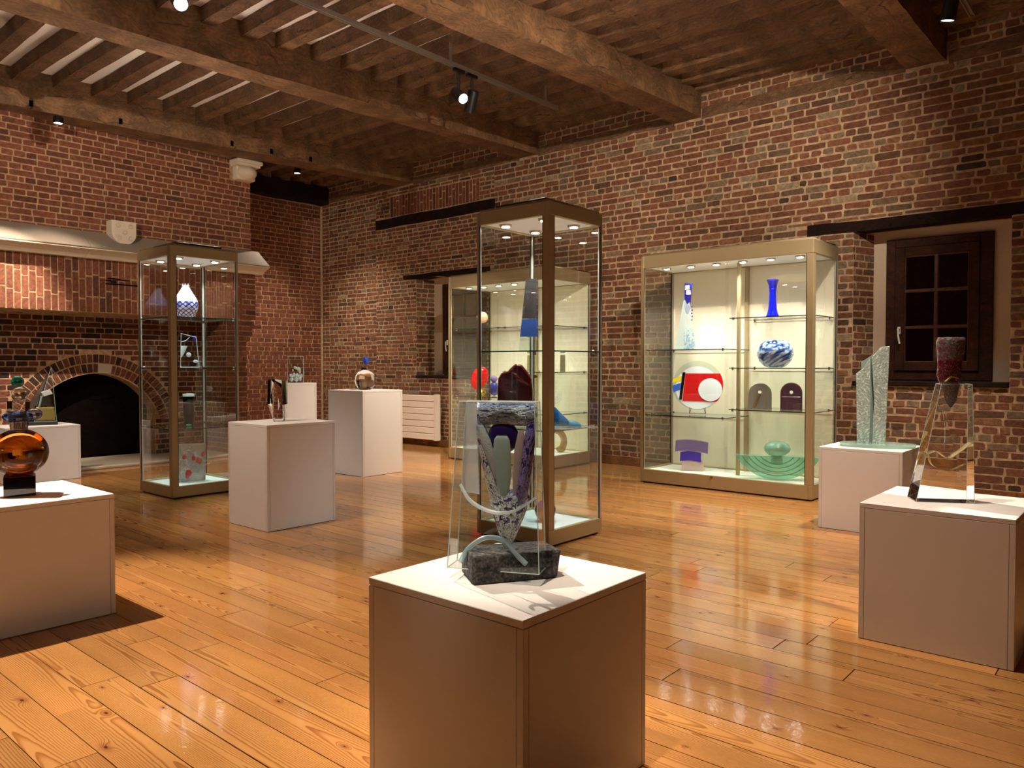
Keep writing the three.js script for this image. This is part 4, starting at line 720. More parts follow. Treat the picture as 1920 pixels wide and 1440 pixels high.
{ // bubble block on the narrow pedestal
  const g = sculpture('bubble_block', 'clear upright glass block with bubble pattern inside', 'sculpture', 4.905, 0.877, -7.41, face(546));
  edged(g, [[-0.086, 0, 0.03], [0.086, 0, 0.03], [0.086, 0, -0.03], [-0.086, 0, -0.03], [-0.086, 0.295, 0.03], [0.086, 0.295, 0.03], [0.086, 0.295, -0.03], [-0.086, 0.295, -0.03]], G.clear, 'clear block', BLOCK, 0.003);
  const r = rngOf(8), bub = []; for (let i = 0; i < 46; i++) bub.push(ball(0.006 + r() * 0.011, (r() - 0.5) * 0.13, 0.036 + r() * r() * 0.2, (r() - 0.5) * 0.03, 1, 1 + r(), 1, 10));
  part(g, 'bubbles', merge(bub), G.frost).userData.kind = 'stuff';
}
{ // right wedge with a burgundy head
  const g = sculpture('tapering_sculpture', 'tapering clear glass block with a burgundy head and gold wave', 'sculpture', 3.44, 0.538, -0.675, face(1766) + 0.32);
  edged(g, [[-0.125, 0, 0.062], [0.085, 0, 0.062], [0.085, 0, -0.062], [-0.125, 0, -0.05], [-0.03, 0.465, 0.034], [0.082, 0.465, 0.034], [0.082, 0.465, -0.034], [-0.03, 0.465, -0.03]], G.crystal, 'clear tapering block', BLOCK, 0.001);
  const mott = texture(256, 256, (x, y, o) => { const u = x / 256, v = y / 256, d = torusFbm(u, v, 4, 7, 4), s = sstep(0.1, 0.3, torusFbm(u, v, 9, 3, 3)); let c = v > 0.62 ? [0.40, 0.24, 0.27] : v > 0.35 ? [0.34, 0.05, 0.10] : [0.36, 0.29, 0.27]; const gr = sstep(0.02, 0.2, d) * sstep(0.6, 0.75, v); o[0] = lerp(lerp(c[0], 0.36, gr), 0.72, s * 0.6); o[1] = lerp(lerp(c[1], 0.48, gr), 0.68, s * 0.6); o[2] = lerp(lerp(c[2], 0.42, gr), 0.68, s * 0.6); }, true);
  part(g, 'burgundy_head', loft([[0.372, 0.012, 0, 0.004, 0.004], [0.40, 0.010, 0, 0.022, 0.014], [0.45, 0.010, 0, 0.032, 0.02], [0.50, 0.010, 0, 0.044, 0.026], [0.54, 0.011, 0, 0.042, 0.026], [0.59, 0.012, 0, 0.050, 0.028], [0.635, 0.014, 0, 0.052, 0.03], [0.651, 0.015, 0, 0.048, 0.027]], 36, 0.12), phys({ map: mott, roughness: 0.15, clearcoat: 1, bumpMap: speckBump, bumpScale: 0.006 }), 'mottled burgundy head');
  part(g, 'silver_leaf', uvless(ribbon([[-0.015, 0.475, 0.03], [0.005, 0.492, 0.034], [0.03, 0.488, 0.033]], 0.012, 0.004)), G.gold, 'thin metal leaf');
  part(g, 'gold_wave', uvless(ribbon([[-0.075, 0.19, 0.03], [-0.05, 0.20, 0.036], [-0.01, 0.175, 0.04], [0.03, 0.20, 0.04], [0.075, 0.235, 0.03]], 0.05, 0.003)), G.goldVeil, 'thin golden wave');
  part(g, 'gold_wave', uvless(ribbon([[-0.07, 0.19, 0.0], [-0.06, 0.145, 0.02], [0.0, 0.125, 0.03], [0.06, 0.15, 0.02]], 0.03, 0.003)), G.goldVeil);
  part(g, 'fine_thread', uvless(tube([[-0.02, 0.36, 0.01], [-0.012, 0.29, 0.012], [-0.014, 0.2, 0.014]], 0.0012, 16, 6)), G.milk);
}
{ // crackled slab on the glass disc
  const g = sculpture('crackled_sculpture', 'tall crackled glass slab standing on a clear glass disc', 'sculpture', 5.42, 0.538, -1.5, face(1634));
  const crack = texture(256, 256, (x, y, o) => { const u = x / 256, v = y / 256, a = torusFbm(u, v, 7, 5, 4), s = sstep(0.12, 0.3, a), k = 0.80 + 0.35 * a + 0.25 * s; o[0] = k * 0.95; o[1] = k; o[2] = k * 0.97; }, true);
  const cm = phys({ map: crack, color: 0xf6fffb, roughness: 0.7, transmission: 0.2, thickness: 0, clearcoat: 0.9, bumpMap: speckBump, bumpScale: 0.006 });
  part(g, 'glass_disc', warp(new THREE.CylinderGeometry(0.235, 0.225, 0.022, 40).scale(1, 1, 0.62).translate(0.03, 0.011, 0.02), (v) => { const t = Math.atan2(v.z, v.x); v.x *= 1 + 0.03 * n3(Math.cos(t) * 3, Math.sin(t) * 3, 1); v.z *= 1 + 0.05 * n3(Math.cos(t) * 4, 2, Math.sin(t) * 4); }), phys({ color: 0xd6efe8, roughness: 0.12, transmission: 0.7, thickness: 0 }), 'clear glass disc');
  const slab = (pts, d, z) => metres(new THREE.ExtrudeGeometry(new THREE.Shape(pts.map((p) => new THREE.Vector2(...p))), { depth: d, bevelSize: 0.002, bevelThickness: 0.002, bevelSegments: 1 }).translate(0, 0.022, z), 2.2);
  part(g, 'slab', slab([[-0.088, 0], [-0.018, 0], [-0.012, 0.30], [-0.02, 0.56], [-0.05, 0.50], [-0.098, 0.46]], 0.06, -0.01), cm, 'crackled slab half');
  part(g, 'slab', slab([[0.004, 0], [0.078, 0], [0.097, 0.64], [0.045, 0.632], [-0.005, 0.565], [0.012, 0.3]], 0.06, -0.02), cm, 'crackled slab half');
  part(g, 'slab', slab([[-0.03, 0], [0.02, 0], [0.035, 0.61], [-0.07, 0.535]], 0.02, -0.045), phys({ color: 0xb9cbc4, roughness: 0.2, transmission: 0.5, thickness: 0 }), 'darker inner layer');
}
{ // things in the showcase before the fireplace
  const g = sculpture('patterned_vase', 'teardrop vase with blue and white diamond pattern', 'vase', 3.139, 1.47, -6.36, face(348));
  const dia = texture(512, 512, (x, y, o) => {
    const v = y / 512, u = x / 512 * 13, w = v * 8.5, s = u + w, t = u - w, a = Math.abs(s - Math.round(s)), b = Math.abs(t - Math.round(t)), edge = Math.min(a, b), id = (((Math.floor(s) * 5 + Math.floor(t) * 3) % 7) + 7) % 7;
    const navy = sstep(0.30, 0.36, v) * (1 - sstep(0.46, 0.52, v)), low = 1 - sstep(0.28, 0.34, v), lilac = sstep(0.48, 0.53, v) * (1 - sstep(0.60, 0.66, v)), ink = 1 - sstep(0.10, 0.17, edge);
    let c = [0.66, 0.66, 0.69]; if (navy > 0.5) c = id % 2 ? [0.36, 0.36, 0.52] : [0.55, 0.55, 0.68]; else if (low > 0.5) c = id < 3 ? [0.72, 0.64, 0.68] : [0.78, 0.76, 0.80]; else if (lilac > 0.5) c = id === 1 ? [0.88, 0.85, 0.5] : [0.68, 0.63, 0.88];
    const q = navy > 0.5 ? [0.07, 0.07, 0.2] : low > 0.5 ? [0.2, 0.18, 0.28] : [0.36, 0.38, 0.5], k = ink * (navy > 0.5 ? 1 : low > 0.5 ? 0.85 : 0.6 * (1 - sstep(0.75, 0.95, v)));
    o[0] = lerp(c[0], q[0], k); o[1] = lerp(c[1], q[1], k); o[2] = lerp(c[2], q[2], k);
  }, true);
  const outlineV = new THREE.SplineCurve([[0.052, 0], [0.082, 0.045], [0.099, 0.09], [0.1, 0.125], [0.09, 0.165], [0.068, 0.205], [0.046, 0.24], [0.032, 0.268], [0.024, 0.287]].map((p) => new THREE.Vector2(...p))).getSpacedPoints(30);
  part(g, 'body', new THREE.LatheGeometry(outlineV, 48), phys({ map: dia, roughness: 0.12, clearcoat: 1, side: THREE.DoubleSide }), 'diamond patterned glass'); part(g, 'foot', cyl(0.05, 0.052, 0.004, 32), G.milk);
  const pt = []; for (let i = 0; i < 5; i++) { const t = i / 5 * 6.28 + 0.4; pt.push(new THREE.ConeGeometry(0.009, 0.024, 6).translate(Math.cos(t) * 0.023, 0.292, Math.sin(t) * 0.023)); } part(g, 'rim_points', merge(pt), G.milk);
}
{
  const g = sculpture('dotted_block', 'clear glass block with slanted top and blue dot inside', 'sculpture', 3.153, 1.059, -6.33, face(356));
  edged(g, [[-0.072, 0, 0.04], [0.074, 0, 0.04], [0.074, 0, -0.04], [-0.072, 0, -0.04], [-0.066, 0.285, 0.03], [0.052, 0.255, 0.03], [0.052, 0.255, -0.03], [-0.066, 0.285, -0.03]], G.clear, 'clear block', BLOCK, 0.0022);
  part(g, 'blue_dot', ball(0.015, 0.038, 0.24, 0.02, 1, 1.1, 0.6, 16), G.royal); part(g, 'white_dot', ball(0.02, -0.008, 0.105, 0.026, 1, 1, 0.5, 18), G.milk); part(g, 'white_dot', ball(0.016, 0.045, 0.05, 0.026, 1.2, 0.8, 0.5, 16), G.milk);
  part(g, 'white_cone', loft([[0.085, -0.066, 0.02, 0.006, 0.01], [0.12, -0.055, 0.02, 0.014, 0.012], [0.18, -0.042, 0.02, 0.026, 0.014]], 18), G.frost); part(g, 'white_arc', uvless(tube([[-0.062, 0.215, 0.02], [-0.03, 0.225, 0.02], [0.0, 0.255, 0.02]], 0.003, 14, 8)), G.milk);
}
{
  const g = sculpture('glass_cylinder', 'small dark green glass cylinder with a bright top', 'sculpture', 3.139, 0.56, -6.33, face(354));
  part(g, 'body', cyl(0.043, 0.046, 0.25, 36), G.smoke, 'dark glass cylinder'); part(g, 'top_layer', cyl(0.0455, 0.047, 0.022, 36, 0.251), G.frost); part(g, 'inlay', rbox(-0.02, 0.02, 0.004, 0.018, 0.044, 0.048, 0.001), std({ color: 0x1f9e5c, roughness: 0.3 }), 'small green inlay');
}
{
  const g = sculpture('crackled_block', 'thick crackled glass block with red flecks', 'sculpture', 3.14, 0.088, -6.30, face(358));
  const ice = phys({ color: 0xffffff, roughness: 0.06, transmission: 1, thickness: 0.1, ior: 1.45, bumpMap: grey(256, 256, (x, y) => 0.5 + 0.9 * torusFbm(x / 256, y / 256, 4, 3, 3)), bumpScale: 0.03 });
  part(g, 'block', metres(smoothWarp(new RoundedBoxGeometry(0.225, 0.31, 0.11, 22, 0.01), (v) => { v.z += 0.014 * n3(v.x * 34, v.y * 34, 2); v.y += v.y > 0.14 ? 0.012 * n3(v.x * 22, 1, v.z * 22) : 0; }), 5).translate(0, 0.165, 0), ice, 'crackled clear block');
  { const r = rngOf(14), v = []; for (let i = 0; i < 26; i++) { const x = (r() - 0.5) * 0.18, y = 0.09 + r() * 0.16, t = r() * 6.28, l = 0.015 + r() * 0.03; v.push(tube([[x, y, 0.03], [x + Math.cos(t) * l, y + Math.sin(t) * l, 0.036], [x + Math.cos(t + 0.9) * l * 2, y + Math.sin(t + 0.9) * l * 1.6, 0.03]], 0.0016 + r() * 0.002, 10, 6)); } part(g, 'white_veins', merge(v), G.milk).userData.kind = 'stuff'; }
  for (const [x, y, w] of [[-0.05, 0.215, 0.016], [0.02, 0.205, 0.015], [0.06, 0.18, 0.02], [0.095, 0.235, 0.014], [-0.02, 0.08, 0.024], [-0.03, 0.055, 0.014]]) part(g, 'red_fleck', smoothWarp(new THREE.SphereGeometry(w, 10, 8), (v) => { v.x += 0.01 * n3(v.y * 90 + x * 70, v.z * 80, 3); v.y *= 1.2; v.z *= 0.3; }).translate(x, y, 0.062), G.red);
}
{ // central showcase
  const g = sculpture('mirror_prism', 'tall leaning prism with mirrored facets and a blue band', 'sculpture', 3.765, 1.166, -3.10, face(1004));
  const pr = (y0, y1, k0, k1) => [-0.062 + 0.045 * y0 / 0.45 + k0, -0.062 + 0.045 * y1 / 0.45 + k0];
  const layer = (y0, y1, m, label) => { const a0 = -0.062 + 0.045 * y0 / 0.455, a1 = -0.062 + 0.045 * y1 / 0.455; part(g, 'layer', convex([[a0, y0, 0.03], [0.05, y0, 0.045], [0.062, y0, -0.03], [a1, y1, 0.03], [0.05, y1, 0.045], [0.062, y1, -0.03], [a0 + 0.03, y0, -0.03], [a1 + 0.03, y1, -0.03]]), m, label); };
  layer(0, 0.088, G.clear, 'clear foot'); layer(0.090, 0.202, phys({ map: net2(), roughness: 0.1, clearcoat: 1 }), 'blue mottled band'); layer(0.204, 0.455, phys({ color: 0x9a938c, roughness: 0.03, metalness: 0.85 }), 'mirrored top');
}
function net2() { return texture(256, 256, (x, y, o) => { const a = torusFbm(x / 256, y / 256, 5, 3, 4), s = sstep(0.05, 0.3, a); o[0] = lerp(0.20, 0.60, s); o[1] = lerp(0.32, 0.70, s); o[2] = lerp(0.55, 0.82, s); }, true); }
{
  const g = sculpture('dark_red_sculpture', 'dark ruby glass lump with folded shoulder', 'sculpture', 3.70, 0.69, -3.15, face(962));
  const sil = new THREE.Shape([[-0.112, 0.001], [-0.104, 0.16], [-0.098, 0.285], [-0.082, 0.312], [-0.042, 0.325], [-0.022, 0.345], [0.0, 0.368], [0.03, 0.364], [0.062, 0.325], [0.09, 0.283], [0.098, 0.22], [0.1, 0.001]].map((p) => new THREE.Vector2(...p)));
  part(g, 'body', smoothWarp(new THREE.ExtrudeGeometry(sil, { depth: 0.07, bevelSize: 0.012, bevelThickness: 0.03, bevelSegments: 5, steps: 3 }).translate(0, 0.0135, -0.035), (v) => { const k = v.y > 0.03 ? 1 : 0; v.z += k * 0.016 * n3(v.x * 14, v.y * 14, 1.5); v.x += k * 0.008 * n3(v.y * 18, v.z * 16, 4); }), G.ruby, 'dark ruby body');
  part(g, 'fold', uvless(tube([[-0.03, 0.335, 0.05], [-0.005, 0.325, 0.066], [0.035, 0.285, 0.07], [0.075, 0.262, 0.062]], 0.011, 24, 10)), G.ruby); part(g, 'fold', uvless(tube([[-0.075, 0.30, 0.06], [-0.08, 0.26, 0.068], [-0.045, 0.222, 0.07], [0.0, 0.215, 0.07]], 0.006, 24, 10)), G.ruby);
}
{
  const g = sculpture('blue_sculpture', 'flowing blue glass form with a trailing tail', 'sculpture', 3.875, 0.69, -2.935, face(1045));
  part(g, 'body', loft([[0.002, 0.0, 0, 0.085, 0.035], [0.03, -0.01, 0, 0.075, 0.038], [0.07, -0.035, 0, 0.055, 0.034], [0.11, -0.055, 0, 0.038, 0.026], [0.135, -0.065, 0, 0.02, 0.015], [0.142, -0.068, 0, 0.006, 0.005]], 28, 0.1), G.azure, 'flowing blue body');
  part(g, 'tail', loft([[0.001, 0.09, 0, 0.05, 0.028], [0.018, 0.085, 0, 0.046, 0.026], [0.03, 0.075, 0, 0.03, 0.018], [0.036, 0.07, 0, 0.01, 0.008]], 24), phys({ color: 0x6fb2d8, roughness: 0.08, transmission: 0.6, thickness: 0 }), 'clear blue tail');
}
{
  const g = sculpture('purple_globe', 'small purple and smoky glass globe on the showcase deck', 'sculpture', 3.80, 0.088, -2.99, face(1022));
  part(g, 'globe', ball(0.068, 0, 0.068, 0, 1, 1, 1), phys({ color: 0x4a4a52, roughness: 0.08, clearcoat: 1, transmission: 0.3, thickness: 0 })); part(g, 'cap', new THREE.SphereGeometry(0.0695, 30, 10, 0, 6.284, 0, 0.95).translate(0, 0.068, 0), G.royal, 'purple cap');
}
{ // far showcase
  const g = sculpture('swirl_sculpture', 'tan glass ball beside a curling clear glass stem', 'sculpture', 6.52, 1.49, -6.02, face(906));
  part(g, 'ball', ball(0.066, -0.03, 0.135, 0, 1, 1, 0.5), phys({ color: 0xc99b6c, roughness: 0.25, clearcoat: 0.8, bumpMap: speckBump, bumpScale: 0.006 }), 'tan veined ball');
  part(g, 'curl', uvless(tube([[0.0, 0.014, 0], [0.035, 0.035, 0], [0.055, 0.09, 0], [0.06, 0.15, 0], [0.035, 0.20, 0], [0.01, 0.215, 0], [0.006, 0.19, 0]], 0.011, 40, 10)), G.clear, 'clear curling stem'); part(g, 'foot', ball(0.03, 0.005, 0.008, 0, 1.2, 0.27, 1, 20), G.clear);
}
{
  const g = sculpture('red_disc', 'tilted red glass disc with gold lines on a metal foot', 'sculpture', 6.5, 0.72, -6.09, face(897));
  const lines = texture(256, 256, (x, y, o) => { const a = Math.abs(torus(x / 256, y / 256, 2.6, 4)), l = 1 - sstep(0.008, 0.03, a); o[0] = lerp(0.74, 0.95, l * 0.8); o[1] = lerp(0.06, 0.6, l * 0.8); o[2] = lerp(0.07, 0.35, l * 0.8); }, true);
  part(g, 'disc', metres(ball(0.12, 0, 0, 0, 0.8, 1.15, 0.2), 3).rotateZ(-0.35).translate(0.0, 0.205, 0), phys({ map: lines, roughness: 0.12, clearcoat: 1 }), 'red disc'); part(g, 'foot', lathe([[0, 0], [0.045, 0], [0.045, 0.03], [0.055, 0.035], [0.055, 0.05], [0.03, 0.06], [0.028, 0.085], [0, 0.085]], 28).translate(0.02, 0, 0), M.brass, 'metal foot');
}
{
  const g = sculpture('pebble_stack', 'lilac pebble stacked on a larger indigo pebble', 'sculpture', 6.58, 0.72, -5.93, face(922));
  part(g, 'pebble', ball(0.075, 0, 0.082, 0, 0.8, 1.09, 0.7), G.indigo, 'indigo pebble'); part(g, 'pebble', ball(0.042, -0.005, 0.196, 0, 1, 0.95, 0.8), G.lilac, 'lilac pebble'); part(g, 'pebble', ball(0.03, 0.06, 0.12, 0.02, 0.8, 1.4, 0.6), G.milk, 'milky pebble');
}
{
  for (const [label, x, z, px, c] of [['slim olive glass bar on the upper shelf, left of two', 6.66, -5.47, 980, 0xa8a55e], ['slim brown glass bar on the upper shelf, right of two', 6.72, -5.05, 1063, 0x8e8462]]) {
    const g = sculpture('glass_bar', label, 'sculpture', x, 1.005, z, face(px)); part(g, 'bar', frustum(-0.028, 0.03, -0.02, 0.02, -0.024, 0.03, -0.018, 0.018, 0.18), phys({ color: c, roughness: 0.1, clearcoat: 1, transmission: 0.35, thickness: 0 })); part(g, 'cap_layer', box(-0.024, 0.03, 0.181, 0.19, -0.018, 0.018), G.clear);
  }
}
{
  const g = sculpture('feather_sculpture', 'clear glass feather curling upward', 'sculpture', 6.70, 0.56, -5.15, face(1050));
  for (let k = 0; k < 4; k++) part(g, 'blade', uvless(ribbon([[-0.07, 0.02 + k * 0.01, 0], [-0.01, 0.07 + k * 0.022, 0.01], [0.06, 0.12 + k * 0.03, 0], [0.085, 0.16 + k * 0.03, -0.01]], (t) => 0.022 * (1 - t) + 0.003, 0.006)), G.frost, 'clear blade');
  part(g, 'foot', ball(0.05, -0.05, 0.012, 0, 1, 0.25, 0.6, 20), G.iceBlue);
}
{
  const g = sculpture('bent_arch', 'bent amber grey glass arch on the showcase deck', 'sculpture', 6.66, 0.124, -5.09, face(1056));
  part(g, 'arch', uvless(tube([[0.06, 0.03, 0], [0.085, 0.10, 0], [0.075, 0.17, 0], [0.03, 0.225, 0], [-0.04, 0.24, 0], [-0.09, 0.20, 0]], 0.037, 40, 16)), G.honey, 'bent glass tube'); part(g, 'foot', ball(0.055, 0.05, 0.032, 0, 1, 0.58, 0.8, 24), G.honey);
}
{ // wide showcase by the window
  const g = sculpture('blue_tipped_spire', 'pale glass cone with a dark blue blade on top', 'sculpture', 6.36, 1.218, -3.37, face(1284));
  part(g, 'cone', frustum(-0.10, 0.09, -0.05, 0.05, -0.022, 0.03, -0.012, 0.012, 0.45), phys({ color: 0xe8f4f6, roughness: 0.1, transmission: 0.82, thickness: 0 }), 'pale clear cone');
  { const r = rngOf(33), bl = []; for (let i = 0; i < 120; i++) { const y = 0.01 + r() * r() * 0.2; bl.push(ball(0.003 + r() * 0.006, -0.02 + r() * 0.10 * (1 - y), y, (r() - 0.5) * 0.05, 1, 1, 1, 8)); } part(g, 'blue_cloud', merge(bl), phys({ color: 0x8fcbe4, roughness: 0.2, transmission: 0.4, thickness: 0 }), 'cloud of pale blue specks').userData.kind = 'stuff'; }
  part(g, 'blade', loft([[0.325, 0.012, 0, 0.006, 0.005], [0.36, 0.012, 0, 0.022, 0.012], [0.44, 0.014, 0, 0.029, 0.016], [0.54, 0.018, 0, 0.033, 0.018], [0.605, 0.022, 0, 0.036, 0.018]], 24), phys({ color: 0x16165a, roughness: 0.1, clearcoat: 1 }), 'dark blue blade');
  part(g, 'white_inlay', merge([rbox(-0.008, 0.03, 0.545, 0.585, 0.014, 0.021, 0.003), rbox(0.002, 0.04, 0.50, 0.54, 0.013, 0.020, 0.003)]), G.milk);
  part(g, 'small_beads', merge([0.27, 0.30, 0.33, 0.36, 0.39].map((y, i) => ball(0.008, 0.052 + 0.003 * (i % 2), y, 0.02, 1, 1, 1, 10))), G.indigo);
}
{
  const g = sculpture('cobalt_vase', 'slender cobalt blue vase flared at rim and foot', 'vase', 6.37, 1.48, -2.565, face(1446));
  part(g, 'body', lathe([[0, 0], [0.05, 0], [0.054, 0.012], [0.046, 0.03], [0.036, 0.07], [0.03, 0.14], [0.028, 0.21], [0.034, 0.27], [0.046, 0.305], [0.051, 0.318], [0.046, 0.32], [0.03, 0.27], [0.024, 0.2], [0.02, 0.03], [0, 0.025]], 40), phys({ color: 0x1624b4, roughness: 0.06, clearcoat: 1, transmission: 0.3, thickness: 0, map: texture(128, 128, (x, y, o) => { const s = sstep(0.1, 0.3, torusFbm(x / 128, y / 128, 8, 2, 3)) * (y < 50 ? 1 : 0.25); o[0] = lerp(0.75, 2, s); o[1] = lerp(0.75, 2, s); o[2] = 1; }, true) }), 'cobalt glass');
}
{
  const g = sculpture('globe_vase', 'round blue and white marbled vase', 'vase', 6.37, 1.055, -2.54, face(1453));
  const sky = texture(512, 256, (x, y, o) => { const u = x / 512, v = y / 256, a = torusFbm(u, v, 2.4, 3, 5), b = torusFbm(u, v, 7, 8, 4); const t = sstep(-0.12, 0.2, a + 0.4 * (b)), d = sstep(0.08, 0.3, -a); o[0] = lerp(lerp(0.30, 0.82, t), 0.07, d); o[1] = lerp(lerp(0.45, 0.87, t), 0.13, d); o[2] = lerp(lerp(0.72, 0.95, t), 0.34, d); }, true);
  part(g, 'body', lathe([[0, 0], [0.06, 0], [0.09, 0.012], [0.13, 0.055], [0.15, 0.11], [0.145, 0.155], [0.12, 0.20], [0.085, 0.228], [0.078, 0.232], [0.072, 0.228], [0.1, 0.19], [0.06, 0.02], [0, 0.015]], 56), phys({ map: sky, roughness: 0.07, clearcoat: 1 }), 'marbled blue glass');
}
{
  const g = sculpture('art_plate', 'round glass plate with red block and white circles on a wire stand', 'plate', 6.42, 0.622, -3.28, face(1307)), tilt = new THREE.Group(); tilt.name = 'plate'; tilt.position.set(0, 0.27, 0); tilt.rotation.x = -0.12; g.add(tilt);
  const R = 0.226, disc = (r, x, y, z, d) => new THREE.CylinderGeometry(r, r, d, 64).rotateX(Math.PI / 2).translate(x, y, z);
  part(tilt, 'clear_rim', disc(R, 0, 0, 0, 0.006), G.clear, 'clear rim'); part(tilt, 'white_field', disc(0.195, -0.002, -0.022, 0.0055, 0.004), std({ color: 0xe9edf4, roughness: 0.25 }), 'white field');
  const clipTo = (pts) => { const s = new THREE.Shape(pts.map(([x, y]) => { const l = Math.hypot(x, y); return new THREE.Vector2(l > R ? x * R / l : x, l > R ? y * R / l : y); })); return new THREE.ExtrudeGeometry(s, { depth: 0.003, bevelEnabled: false }); };
  const band = (pa, pb, pc, pd, n = 16) => { const out = []; for (let i = 0; i <= n; i++) out.push([lerp(pa[0], pb[0], i / n), lerp(pa[1], pb[1], i / n)]); for (let i = 0; i <= n; i++) out.push([lerp(pb[0], pc[0], i / n), lerp(pb[1], pc[1], i / n)]); for (let i = 0; i <= n; i++) out.push([lerp(pc[0], pd[0], i / n), lerp(pc[1], pd[1], i / n)]); return clipTo(out); };
  part(tilt, 'red_block', band([-0.135, -0.145], [0.3, -0.155], [0.3, 0.108], [-0.11, 0.108]).translate(0, 0, 0.008), phys({ color: 0xd11a1c, roughness: 0.15, clearcoat: 1 }), 'red block');
  part(tilt, 'white_circle', disc(0.105, 0.112, -0.042, 0.0135, 0.004), std({ color: 0xe6ebf2, roughness: 0.25 }), 'white circle');
  part(tilt, 'black_bar', band([-0.165, -0.135], [-0.14, -0.135], [-0.11, 0.118], [-0.135, 0.118], 2).translate(0, 0, 0.009), G.night, 'black bar');
  part(tilt, 'yellow_stripe', band([-0.3, 0.0], [-0.148, 0.04], [-0.14, 0.085], [-0.3, 0.03], 6).translate(0, 0, 0.008), std({ color: 0xe8cf1d, roughness: 0.2 }), 'yellow stripe'); part(tilt, 'blue_stripe', band([-0.3, -0.11], [-0.155, -0.04], [-0.150, 0.02], [-0.3, -0.03], 6).translate(0, 0, 0.008), std({ color: 0x3a63c9, roughness: 0.2 }), 'blue stripe');
  for (const s of [-1, 1]) part(g, 'wire_stand', uvless(tube([[s * 0.07, 0.07, 0.03], [s * 0.072, 0.018, 0.045], [s * 0.075, 0.012, 0.0], [s * 0.07, 0.012, -0.06], [s * 0.045, 0.10, -0.045]], 0.0025, 30, 6)), G.wire, 'thin wire stand'); part(g, 'wire_stand', uvless(tube([[-0.073, 0.012, -0.02], [0.073, 0.012, -0.02]], 0.0025, 4, 6)), G.wire);
}
{
  const arch = (w, h, d) => { const s = new THREE.Shape(); s.moveTo(-w / 2, 0); s.lineTo(w / 2, 0); s.lineTo(w / 2, h - w / 2); s.absarc(0, h - w / 2, w / 2, 0, Math.PI); const o = new THREE.Path(); o.absarc(0, h * 0.66, 0.022, 0, Math.PI * 2); s.holes.push(o); return metres(new THREE.ExtrudeGeometry(s, { depth: d, bevelSize: 0.008, bevelThickness: 0.01, bevelSegments: 3, curveSegments: 24 }).translate(0, 0.008, -d / 2)); };
  const g = sculpture('arched_block', 'smoky grey arched glass block with a small round hole', 'sculpture', 6.33, 0.70, -2.655, face(1412)); part(g, 'block', arch(0.178, 0.21, 0.07), G.fog, 'smoky grey block'); part(g, 'diagonal_rod', uvless(tube([[-0.045, 0.02, 0.048], [0.0, 0.135, 0.048]], 0.011, 4, 8)), phys({ color: 0x8a6f58, roughness: 0.3 }), 'brown diagonal rod');
  const h = sculpture('arched_block', 'plum coloured arched glass block with a small hole', 'sculpture', 6.40, 0.70, -2.41, face(1500)); part(h, 'block', arch(0.158, 0.215, 0.07), G.plum, 'plum block'); part(h, 'front_step', rbox(-0.075, 0.075, 0.002, 0.115, 0.046, 0.075, 0.004), G.plum);
}
{
  const g = sculpture('block_stack', 'lilac and deep blue glass blocks stacked on a pale wedge', 'sculpture', 6.37, 0.113, -3.31, face(1294));
  const curved = (w, h, d, k) => metres(warp(new THREE.BoxGeometry(w, h, d, 16, 1, 1), (v) => { v.y -= k * (v.x / w) * (v.x / w) * 4; }));
  part(g, 'pale_wedge', convex([[-0.09, 0, -0.05], [0.10, 0, -0.05], [0.10, 0, 0.05], [-0.09, 0, 0.05], [-0.085, 0.08, -0.05], [-0.085, 0.08, 0.05], [0.09, 0.092, -0.05], [0.115, 0.02, 0.05], [0.03, 0.086, 0.05]]), G.blush, 'pale clear wedge'); part(g, 'blue_block', curved(0.185, 0.085, 0.08, 0.012).rotateZ(-0.03).translate(-0.01, 0.137, 0), G.royal, 'deep blue block'); part(g, 'lilac_block', curved(0.29, 0.10, 0.09, 0.016).rotateZ(-0.05).translate(0.0, 0.233, 0), G.lilac, 'lilac block');
}
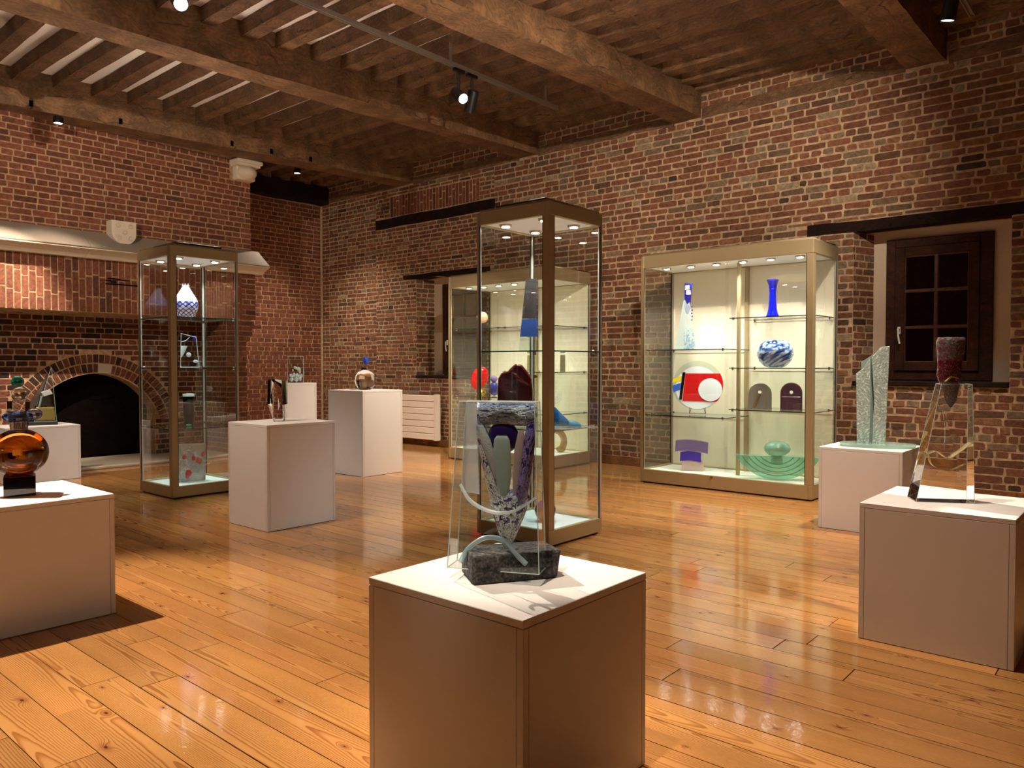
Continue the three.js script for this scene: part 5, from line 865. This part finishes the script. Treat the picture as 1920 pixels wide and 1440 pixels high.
{
  const g = sculpture('green_bowl', 'sea green glass boat with a mushroom form inside', 'bowl', 6.33, 0.113, -2.50, face(1464));
  const half = []; const n = 30, Rr = 0.34, seg = (r, y) => { const a = Math.acos(clamp(1 - (y) / r)); return a; };
  const boat = (w, h, t) => { const s = new THREE.Shape(), R = (w * w / 4 + h * h) / (2 * h), a = Math.asin(w / 2 / R); s.absarc(0, R, R, -Math.PI / 2 - a, -Math.PI / 2 + a, false); return s; };
  part(g, 'boat', metres(new THREE.ExtrudeGeometry(boat(0.66, 0.19, 0.1), { depth: 0.09, bevelSize: 0.006, bevelThickness: 0.008, bevelSegments: 2, curveSegments: 40 }).translate(0, 0.007, -0.045)), G.seaGlass, 'green glass boat');
  for (let k = 1; k < 5; k++) { const w = 0.66 - k * 0.10, h = 0.19 - k * 0.032, R = (w * w / 4 + h * h) / (2 * h), a = Math.asin(w / 2 / R), pts = []; for (let i = 0; i <= 16; i++) { const t = -Math.PI / 2 + lerp(-a, a, i / 16); pts.push([Math.cos(t) * R, 0.197 - h + R + Math.sin(t) * R, 0.052]); } part(g, 'rib', uvless(tube(pts, 0.004, 36, 6)), phys({ color: 0x3f8f78, roughness: 0.15, clearcoat: 1 }), 'darker green rib'); }
  part(g, 'mushroom', lathe([[0, 0.125], [0.05, 0.13], [0.045, 0.17], [0.036, 0.20], [0.07, 0.21], [0.102, 0.238], [0.108, 0.265], [0.09, 0.30], [0.05, 0.322], [0, 0.33]], 40), G.seaSolid, 'green mushroom form');
}
{ // white fan in the showcase left of the view; the other panes mirror it
  const g = sculpture('white_fan', 'white folded glass fan in the showcase left of the view', 'sculpture', 0.05, 1.36, -6.0, Math.PI / 2);
  part(g, 'fan', warp(new THREE.CylinderGeometry(0.16, 0.06, 0.40, 60, 12, true, -1.7, 3.4).translate(0, 0.2, 0), (v) => { const t = Math.atan2(v.x, v.z), k = 1 + 0.14 * Math.sin(t * 9) * v.y / 0.4; v.x *= k; v.z *= 0.7 * k; v.y += 0.03 * Math.sin(t * 2.2) * v.y / 0.4; }), phys({ color: 0xf6f8fb, roughness: 0.35, side: THREE.DoubleSide }), 'white folded fan'); part(g, 'foot', cyl(0.07, 0.05, 0.03, 30), G.milk);
}

shade(scene);
renderer.render(scene, camera);
